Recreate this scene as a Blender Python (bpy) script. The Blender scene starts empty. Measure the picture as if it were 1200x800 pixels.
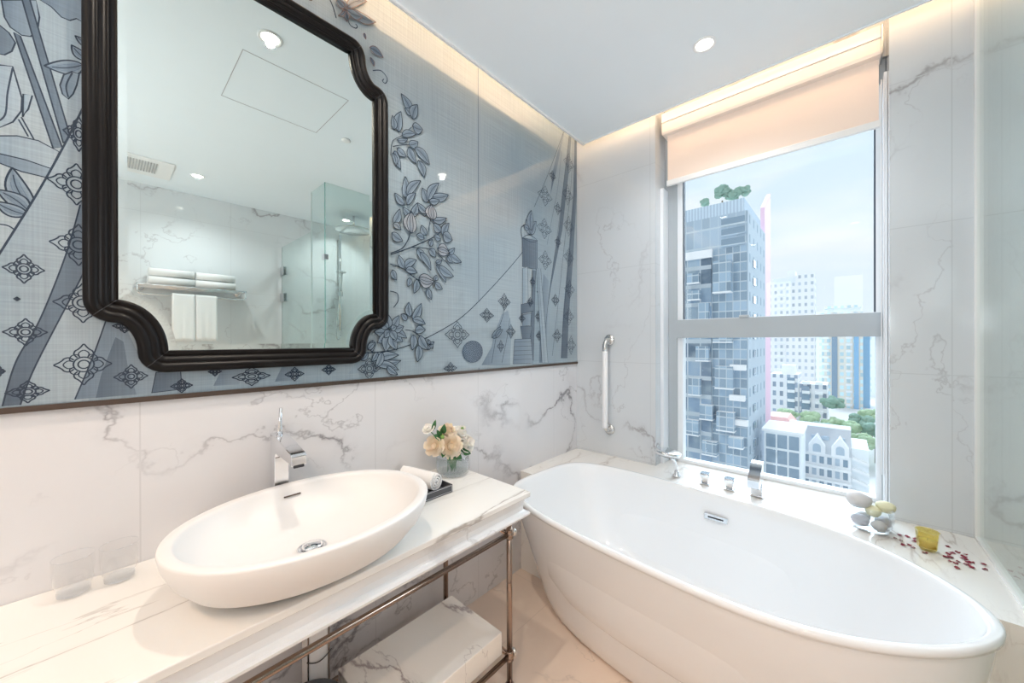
import bpy, bmesh, math, random
from mathutils import Vector, Matrix
random.seed(7)
COL = bpy.context.scene.collection
PI = math.pi
W_R, Y_W, Y_B, Z_C, Z_T = 3.02, 2.31, -2.0, 2.727, 3.0   # opposite wall, window wall, back wall, ceiling, cove top
D_Z, D_Y = 0.59, 1.68                                       # tub deck height and front

# ------------------------------------------------------------------ materials
class NG:
    def __init__(s, name):
        s.m = bpy.data.materials.new(name); s.m.use_nodes = True
        s.t = s.m.node_tree; s.t.nodes.clear()
        s.out = s.t.nodes.new('ShaderNodeOutputMaterial')
    def set(s, sock, v):
        if isinstance(v, bpy.types.NodeSocket): s.t.links.new(v, sock)
        elif v is not None:
            if hasattr(sock.default_value, '__len__') and isinstance(v, (tuple, list)) and len(sock.default_value) == 4 and len(v) == 3: v = (*v, 1)
            sock.default_value = v
    def n(s, typ, ins=None, out=0, **props):
        nd = s.t.nodes.new('ShaderNode' + typ)
        for k, v in props.items(): setattr(nd, k, v)
        for k, v in (ins or {}).items(): s.set(nd.inputs[k], v)
        return nd.outputs[out]
    def math(s, op, a, b=None, c=None, clamp=False):
        i = {0: a}
        if b is not None: i[1] = b
        if c is not None: i[2] = c
        return s.n('Math', i, operation=op, use_clamp=clamp)
    def ramp(s, f, stops):
        nd = s.t.nodes.new('ShaderNodeValToRGB'); s.set(nd.inputs[0], f)
        e = nd.color_ramp.elements
        e[0].position, e[0].color = stops[0][0], (*stops[0][1], 1)
        e[1].position, e[1].color = stops[-1][0], (*stops[-1][1], 1)
        for p, c in stops[1:-1]:
            q = e.new(p); q.color = (*c, 1)
        return nd.outputs[0]
    def mix(s, f, a, b, blend='MIX'):
        nd = s.t.nodes.new('ShaderNodeMix'); nd.data_type = 'RGBA'; nd.blend_type = blend
        s.set(nd.inputs[0], f); s.set(nd.inputs[6], a); s.set(nd.inputs[7], b)
        return nd.outputs[2]
    def pos(s): return s.n('NewGeometry', out=0)
    def xyz(s):
        nd = s.t.nodes.new('ShaderNodeSeparateXYZ'); s.t.links.new(s.pos(), nd.inputs[0]); return nd.outputs
    def fin(s, sh): s.t.links.new(sh, s.out.inputs[0]); return s.m
    def bsdf(s, **k):
        nd = s.t.nodes.new('ShaderNodeBsdfPrincipled')
        mp = dict(color='Base Color', rough='Roughness', metal='Metallic', coat='Coat Weight', coatr='Coat Roughness', spec='Specular IOR Level',
                  emis='Emission Color', es='Emission Strength', trans='Transmission Weight', ior='IOR', normal='Normal', sheen='Sheen Weight', sss='Subsurface Weight', alpha='Alpha')
        for a, v in k.items(): s.set(nd.inputs[mp[a]], v)
        return nd.outputs[0]

def plain(name, color, rough=.5, **k):
    g = NG(name)
    nz = g.n('TexNoise', {'Vector': g.pos(), 'Scale': 9.0, 'Detail': 3.0}, out=0)
    c = g.mix(g.math('MULTIPLY', nz, .08), (*color, 1), tuple(v * .8 for v in color) + (1,))
    return g.fin(g.bsdf(color=c, rough=rough, **k))

def joint(g, v, off, size, w):
    f = g.math('FRACT', g.math('DIVIDE', g.math('ADD', v, 1000 * size - off + w / 2), size))
    return g.math('LESS_THAN', f, w / size)

def marble(name, base, vein, joints=(), rough=.1, scale=1.0, amount=1.0, tint=None, tilt=(0, 0, 0), stretch=(1, 1, 1), width=.012, spec=.5, jc=.86, thr=.52):
    g = NG(name); p = g.pos()
    p = g.n('Mapping', {'Vector': p, 'Rotation': tilt, 'Scale': tuple(scale * q for q in stretch)})
    w1 = g.n('TexNoise', {'Vector': p, 'Scale': 3.4, 'Detail': 5.0, 'Roughness': .6}, out=1)
    off = g.n('VectorMath', {0: w1, 1: (.5, .5, .5)}, operation='SUBTRACT')
    off = g.n('VectorMath', {0: off, 'Scale': .42}, operation='SCALE')
    q = g.n('VectorMath', {0: p, 1: off}, operation='ADD')
    def veins(sc, det, wd, seed):
        v = g.n('VectorMath', {0: q, 1: (seed, seed * 1.7, seed * .6)}, operation='ADD')
        f = g.n('TexNoise', {'Vector': v, 'Scale': sc, 'Detail': det, 'Roughness': .58})
        d = g.math('ABSOLUTE', g.math('SUBTRACT', f, .5))
        return g.math('SUBTRACT', 1.0, g.math('DIVIDE', d, wd), clamp=True)
    mask = g.n('TexNoise', {'Vector': p, 'Scale': 1.1, 'Detail': 2.0})
    mask = g.n('MapRange', {0: mask, 1: thr, 2: thr + .14, 3: 0.0, 4: 1.0})
    v1 = g.math('MULTIPLY', g.math('POWER', veins(1.0, 1.5, width * 1.1, 3.1), 1.5), mask)
    v2 = g.math('MULTIPLY', g.math('POWER', veins(1.9, 2.5, width, 7.7), 2.0), g.math('MULTIPLY', mask, .55))
    halo = g.math('MULTIPLY', g.math('POWER', veins(1.0, 1.5, width * 5, 3.1), 2.0), g.math('MULTIPLY', mask, .22))
    f = g.math('MULTIPLY', g.math('ADD', g.math('ADD', v1, v2), halo, clamp=True), amount, clamp=True)
    cloud = g.n('TexNoise', {'Vector': p, 'Scale': .8, 'Detail': 2.0})
    b2 = g.mix(g.math('MULTIPLY', cloud, .5), (*base, 1), (*[c * .9 for c in base], 1))
    col = g.mix(f, b2, (*vein, 1))
    X = g.xyz()
    for ax, o, s_, w_ in joints:
        col = g.mix(joint(g, X[ax], o, s_, w_), col, (*[c * jc for c in base], 1))
    return g.fin(g.bsdf(color=col, rough=rough, spec=spec))

def glassy(name, tint, rough=0.0, refl=1.0, body=0.0, bodycol=(.9, .95, .95)):
    """clear sheet glass: see-through mixed with a Fresnel reflection"""
    g = NG(name)
    tr = g.n('BsdfTransparent', {0: (*tint, 1)})
    if body: tr = g.n('MixShader', {0: body, 1: tr, 2: g.n('BsdfTranslucent', {0: (*bodycol, 1)})})
    gl = g.n('BsdfGlossy', {'Color': (1, 1, 1, 1), 'Roughness': rough})
    fc = g.n('LayerWeight', {'Blend': .5}, out=1)
    fr = g.math('MULTIPLY', g.math('MULTIPLY_ADD', g.math('POWER', fc, 4.0), .80, .035), refl, clamp=True)
    return g.fin(g.n('MixShader', {0: fr, 1: tr, 2: gl}))

def emit(name, col, st):
    g = NG(name); return g.fin(g.n('Emission', {0: (*col, 1), 1: st}))

def facade(name, wall, glass, px, pz, fw, fh, rough=.35, ox=0, oz=0, jit=.0, metal=0, sub=None, lum=.12):
    """rows and columns of windows on a far building"""
    g = NG(name); X = g.xyz()
    h = g.math('ADD', X[0], X[1])
    cx = g.math('DIVIDE', g.math('ADD', h, 5000.0 + ox), px); cz = g.math('DIVIDE', g.math('ADD', X[2], 5000.0 + oz), pz)
    fx, fz = g.math('FRACT', cx), g.math('FRACT', cz)
    inw = g.math('MULTIPLY', g.math('LESS_THAN', fx, fw), g.math('LESS_THAN', fz, fh))
    cell = g.n('CombineXYZ', {0: g.math('FLOOR', cx), 1: g.math('FLOOR', cz)})
    wn = g.n('TexWhiteNoise', {'Vector': cell}, noise_dimensions='3D')
    gc = g.mix(wn, (*glass, 1), (*[min(1, c * (1 + jit)) for c in glass], 1))
    col = g.mix(inw, (*wall, 1), gc)
    if sub:
        big = g.n('TexNoise', {'Vector': g.pos(), 'Scale': sub[0], 'Detail': 2.0})
        col = g.mix(g.n('MapRange', {0: big, 1: .4, 2: .6}), col, g.mix(.5, col, (*sub[1], 1)))
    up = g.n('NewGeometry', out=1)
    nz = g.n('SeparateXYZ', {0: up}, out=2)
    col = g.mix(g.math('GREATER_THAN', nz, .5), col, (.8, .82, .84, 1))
    return g.fin(g.bsdf(color=col, rough=.8, metal=metal, spec=.08, emis=col, es=lum))  # facade colour also glows, standing in for distance haze

M = {}
JW = .0035
M['wallA'] = marble('white_marble_tile_left', (.745, .745, .765), (.30, .29, .31), [(1, .063, 1.27, JW), (1, .753, 1.27, JW)], rough=.07, tilt=(.5, 0, 0), stretch=(1, 1, 1.3), scale=1.15, amount=1.0, thr=.40)
M['wallB'] = marble('white_marble_tile_front', (.655, .685, .71), (.34, .33, .35), [(2, .60, .63, JW), (0, .543, 1.235, JW)], rough=.09, tilt=(0, .7, 0), stretch=(1.2, 1, 1), scale=1.1, amount=.85, thr=.42)
M['wallR'] = marble('white_marble_tile_right', (.78, .79, .80), (.36, .34, .35), [(2, .60, .63, JW), (1, .2, .62, JW)], rough=.07, tilt=(.8, .3, 0), scale=.9, amount=.85, thr=.42)
M['wallBack'] = marble('white_marble_tile_back', (.78, .78, .78), (.36, .34, .35), [(2, .60, .63, JW), (0, .2, 1.2, JW)], rough=.15, amount=.6)
M['floor'] = marble('cream_marble_floor_tile', (.82, .68, .57), (.40, .33, .30), [(0, .30, .6, JW), (1, 1.62, .6, JW)], rough=.12, scale=1.5, amount=.8, thr=.47)
M['counter'] = marble('white_marble_countertop', (.85, .84, .81), (.36, .33, .30), rough=.06, tilt=(0, 0, .12), stretch=(3.0, .5, 1.2), scale=1.1, amount=.85, width=.011, thr=.34)
M['apron'] = marble('white_marble_apron', (.84, .85, .86), (.40, .38, .38), rough=.08, scale=.8, amount=.8, width=.012, thr=.50)
M['deck'] = marble('white_marble_deck', (.85, .83, .80), (.50, .44, .40), rough=.1, tilt=(0, 0, .9), stretch=(3, .7, 1), scale=1.2, amount=.7, thr=.42)
M['box'] = marble('white_marble_box', (.86, .83, .78), (.40, .35, .34), rough=.1, tilt=(0, 0, -.3), stretch=(.8, 2.0, 1), scale=1.3, amount=1.0, width=.016, thr=.36)
M['ceil'] = plain('matt_white_ceiling_paint', (.87, .925, .96), .6)
M['trimw'] = plain('white_satin_trim', (.88, .88, .87), .35)
M['tub'] = plain('glossy_white_acrylic', (.84, .86, .88), .05, coat=.6, coatr=.03)
M['basin'] = plain('matt_white_stone_resin', (.80, .79, .78), .42)
M['chrome'] = plain('polished_chrome', (.82, .83, .85), .06, metal=1.0)
M['steel'] = plain('brushed_steel', (.70, .70, .69), .22, metal=1.0)
M['bronze'] = plain('polished_bronze_tube', (.36, .27, .22), .16, metal=1.0)
M['bronzed'] = plain('dark_bronze_trim', (.12, .09, .075), .3, metal=.7)
M['alu'] = plain('grey_powder_coated_aluminium', (.42, .46, .49), .45)
M['aluw'] = plain('white_powder_coated_aluminium', (.82, .85, .88), .35)
M['gasket'] = plain('dark_blue_black_gasket', (.03, .05, .08), .5)
M['frame'] = plain('black_brown_lacquered_wood', (.006, .005, .005), .36, spec=.22)
M['towel'] = plain('white_terry_towel', (.88, .87, .86), .95, sheen=.4)
M['leather'] = plain('dark_grey_leather', (.07, .075, .085), .45)
M['stitch'] = plain('white_stitching', (.75, .76, .78), .7)
M['plastw'] = plain('white_plastic', (.87, .87, .88), .3)
M['black'] = plain('matt_black', (.03, .03, .035), .5)
M['blind'] = plain('peach_beige_blind_fabric', (.83, .70, .61), .8, emis=(.9, .72, .6), es=.10)  # faint glow put into the fabric itself
M['cassette'] = plain('cream_blind_cassette', (.88, .80, .73), .5)
M['mirror'] = plain('silvered_mirror', (.84, .925, .90), .0, metal=1.0)
M['glass'] = glassy('clear_window_glass', (.97, .985, .99), refl=.6)
M['sglass'] = glassy('green_tinted_shower_glass', (.925, .97, .962), refl=.8)
M['gedge'] = plain('green_glass_edge', (.10, .32, .28), .1)
M['vglass'] = glassy('frosted_vase_glass', (.96, .97, .98), rough=.15, refl=1.0, body=.22)
M['tumbler'] = glassy('thin_tumbler_glass', (.972, .975, .975), refl=1.6)
M['tumblerb'] = glassy('thick_glass_base', (.94, .95, .96), refl=2.2)
M['bowl'] = glassy('clear_bowl_glass', (.95, .965, .97), refl=1.4)
M['amber'] = glassy('amber_glass', (.93, .86, .52), refl=1.8, body=.12, bodycol=(.8, .7, .25))
M['lamp'] = emit('downlight_glow', (1, .93, .82), 14)
M['led'] = emit('warm_led_strip', (1, .70, .42), 10)
M['stone'] = plain('pale_grey_pebble', (.62, .60, .60), .6)
M['stone2'] = plain('lilac_grey_pebble', (.50, .49, .55), .6)
M['stone3'] = plain('yellow_cream_pebble', (.74, .72, .50), .6)
M['petal'] = plain('dark_red_petal', (.22, .012, .035), .6)
M['rosec'] = plain('cream_peach_rose', (.91, .79, .64), .7, sss=.1)
M['rosew'] = plain('ivory_rose', (.91, .88, .83), .7, sss=.1)
M['leaf'] = plain('deep_green_leaf', (.035, .14, .045), .45)
M['leafl'] = plain('fresh_green_bud', (.20, .36, .08), .5)
M['grille'] = plain('light_grey_vent', (.45, .46, .46), .5)
M['wax'] = plain('ivory_candle_wax', (.9, .87, .7), .5)

def mural_mat(name, vcol):
    g = NG(name); p = g.pos(); X = g.xyz()
    wy = g.n('TexNoise', {'Vector': g.n('CombineXYZ', {0: 0.0, 1: g.math('MULTIPLY', X[1], 260.0), 2: g.math('MULTIPLY', X[2], 3.0)}), 'Scale': 1.0, 'Detail': 2.0})
    wz = g.n('TexNoise', {'Vector': g.n('CombineXYZ', {0: 5.0, 1: g.math('MULTIPLY', X[1], 3.0), 2: g.math('MULTIPLY', X[2], 260.0)}), 'Scale': 1.0, 'Detail': 2.0})
    wv = g.math('ADD', wy, wz)
    if vcol:
        base = g.n('VertexColor', layer_name='Col')
    else:
        cl = g.n('TexNoise', {'Vector': p, 'Scale': 1.3, 'Detail': 1.5})
        base = g.ramp(cl, [(.35, (.27, .35, .41)), (.65, (.38, .44, .475))])
    k = g.n('MapRange', {0: wv, 1: .6, 2: 1.4, 3: .86, 4: 1.14})
    col = g.mix(1.0, base, g.n('CombineColor', {0: k, 1: k, 2: k}), 'MULTIPLY')
    if not vcol:
        for y in (1.334,): col = g.mix(joint(g, X[1], y, 9.0, .004), col, (.16, .2, .25, 1))
    return g.fin(g.bsdf(color=col, rough=.035, spec=.62))
M['mural'] = mural_mat('printed_glass_panel', False)
M['print'] = mural_mat('blue_grey_print', True)

# ------------------------------------------------------------------ mesh helpers
class MB:
    def __init__(s): s.v = []; s.f = []; s.sm = []; s.c = []
    def add(s, vs, fs, smooth=False):
        o = len(s.v); s.v += [tuple(v) for v in vs]
        for f in fs: s.f.append([o + i for i in f]); s.sm.append(smooth)
        return s
    def box(s, a, b, bev=0):
        x0, x1 = sorted((a[0], b[0])); y0, y1 = sorted((a[1], b[1])); z0, z1 = sorted((a[2], b[2]))
        if bev:
            bm = bmesh.new(); bmesh.ops.create_cube(bm, size=1)
            for v in bm.verts: v.co = Vector((x0 + (v.co.x + .5) * (x1 - x0), y0 + (v.co.y + .5) * (y1 - y0), z0 + (v.co.z + .5) * (z1 - z0)))
            bmesh.ops.bevel(bm, geom=bm.edges[:], offset=bev, segments=3, profile=.5, affect='EDGES', clamp_overlap=True)
            bm.verts.index_update()
            s.add([v.co for v in bm.verts], [[v.index for v in f.verts] for f in bm.faces], False); bm.free(); return s
        V = [(x, y, z) for z in (z0, z1) for y in (y0, y1) for x in (x0, x1)]
        return s.add(V, [(0, 2, 3, 1), (4, 5, 7, 6), (0, 1, 5, 4), (2, 6, 7, 3), (0, 4, 6, 2), (1, 3, 7, 5)])
    def rings(s, rs, cap0=True, cap1=True, smooth=True, closed=True):
        n = len(rs[0]); vs = [p for r in rs for p in r]; fs = []
        for i in range(len(rs) - 1):
            for j in range(n if closed else n - 1):
                k = (j + 1) % n; fs.append((i * n + j, i * n + k, (i + 1) * n + k, (i + 1) * n + j))
        s.add(vs, fs, smooth)
        o = len(s.v) - len(vs)
        if cap0: s.f.append([o + j for j in range(n)][::-1]); s.sm.append(False)
        if cap1: s.f.append([o + (len(rs) - 1) * n + j for j in range(n)]); s.sm.append(False)
        return s
    def tube(s, pts, r, n=12, cap=True, rads=None):
        pts = [Vector(p) for p in pts]; rs = []; up = None
        for i, p in enumerate(pts):
            d = (pts[min(i + 1, len(pts) - 1)] - pts[max(i - 1, 0)]).normalized()
            if up is None: up = Vector((0, 0, 1)) if abs(d.z) < .9 else Vector((1, 0, 0))
            a = d.cross(up).normalized(); b = a.cross(d).normalized(); up = b
            rr = rads[i] if rads else r
            rs.append([p + (a * math.cos(t) + b * math.sin(t)) * rr for t in [2 * PI * j / n for j in range(n)]])
        return s.rings(rs, cap, cap)
    def lathe(s, prof, c=(0, 0, 0), n=32, ax='z', cap0=True, cap1=True, smooth=True):
        rs = []
        for r, h in prof:
            rg = []
            for j in range(n):
                t = 2 * PI * j / n; u, v = r * math.cos(t), r * math.sin(t)
                q = (u, v, h) if ax == 'z' else ((h, u, v) if ax == 'x' else (v, h, u))
                rg.append((c[0] + q[0], c[1] + q[1], c[2] + q[2]))
            rs.append(rg)
        return s.rings(rs, cap0, cap1, smooth)
    def prism(s, poly, axis, a, b, smooth=False):
        def P(u, v, w): return {'x': (w, u, v), 'y': (u, w, v), 'z': (u, v, w)}[axis]
        return s.rings([[P(u, v, a) for u, v in poly], [P(u, v, b) for u, v in poly]], smooth=smooth)
    def ico(s, c, r, sub=2, fn=None):
        bm = bmesh.new(); bmesh.ops.create_icosphere(bm, subdivisions=sub, radius=1)
        vs = []
        for v in bm.verts:
            q = v.co.copy(); k = fn(q) if fn else 1
            vs.append((c[0] + q.x * r[0] * k, c[1] + q.y * r[1] * k, c[2] + q.z * r[2] * k))
        bm.verts.index_update()
        s.add(vs, [[v.index for v in f.verts] for f in bm.faces], True); bm.free(); return s
    def build(s, name, mat, parent=None, recalc=True):
        me = bpy.data.meshes.new(name); me.from_pydata(s.v, [], s.f)
        if recalc:
            bm = bmesh.new(); bm.from_mesh(me); bmesh.ops.recalc_face_normals(bm, faces=bm.faces[:]); bm.to_mesh(me); bm.free()
        me.polygons.foreach_set('use_smooth', s.sm if len(s.sm) == len(me.polygons) else [False] * len(me.polygons))
        me.materials.append(M[mat] if isinstance(mat, str) else mat); me.update()
        o = bpy.data.objects.new(name, me); COL.objects.link(o)
        if parent: o.parent = parent; o.matrix_parent_inverse = Matrix.Translation(-root_loc(parent))
        return o

def root_loc(o):
    v = Vector((0, 0, 0))
    while o: v += o.location; o = o.parent if False else None
    return v
def tag(o, label=None, cat=None, group=None, kind=None):
    if label: o['label'] = label
    if cat: o['category'] = cat
    if group: o['group'] = group
    if kind: o['kind'] = kind
    return o
def thing(name, label, cat, loc=(0, 0, 0), group=None):
    o = bpy.data.objects.new(name, None); COL.objects.link(o); o.empty_display_size = .05
    o.location = loc
    return tag(o, label, cat, group)
def struct(name, mb, mat): return tag(mb.build(name, mat), kind='structure')
def superring(cx, cy, a, b, n, z, rot=0, sad=0, N=96):
    r = []; n0 = n
    for j in range(N):
        t = 2 * PI * j / N; c, s_ = math.cos(t), math.sin(t)
        if isinstance(n0, tuple): n = n0[0] + (n0[1] - n0[0]) * (1 + c) / 2
        u = a * math.copysign(abs(c) ** (2 / n), c); v = b * math.copysign(abs(s_) ** (2 / n), s_)
        r.append((cx + u * math.cos(rot) - v * math.sin(rot), cy + u * math.sin(rot) + v * math.cos(rot), z + sad * (u / a) ** 2))
    return r
def copy_tree(o, loc, rz=0, **props):
    c = o.copy(); COL.objects.link(c); c.location = loc; c.rotation_euler = (0, 0, rz)
    for k, v in props.items(): c[k] = v
    for ch in list(o.children):
        d = ch.copy(); COL.objects.link(d); d.parent = c; d.matrix_parent_inverse = ch.matrix_parent_inverse.copy()
        for g in ch.children:
            e = g.copy(); COL.objects.link(e); e.parent = d; e.matrix_parent_inverse = g.matrix_parent_inverse.copy()
    return c
SPOT, COVE, BACK, SKY, SUN, DAY, UP, EXPO = 24, 14, 2.5, .98, .5, 7.5, 80, 0.15
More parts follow.
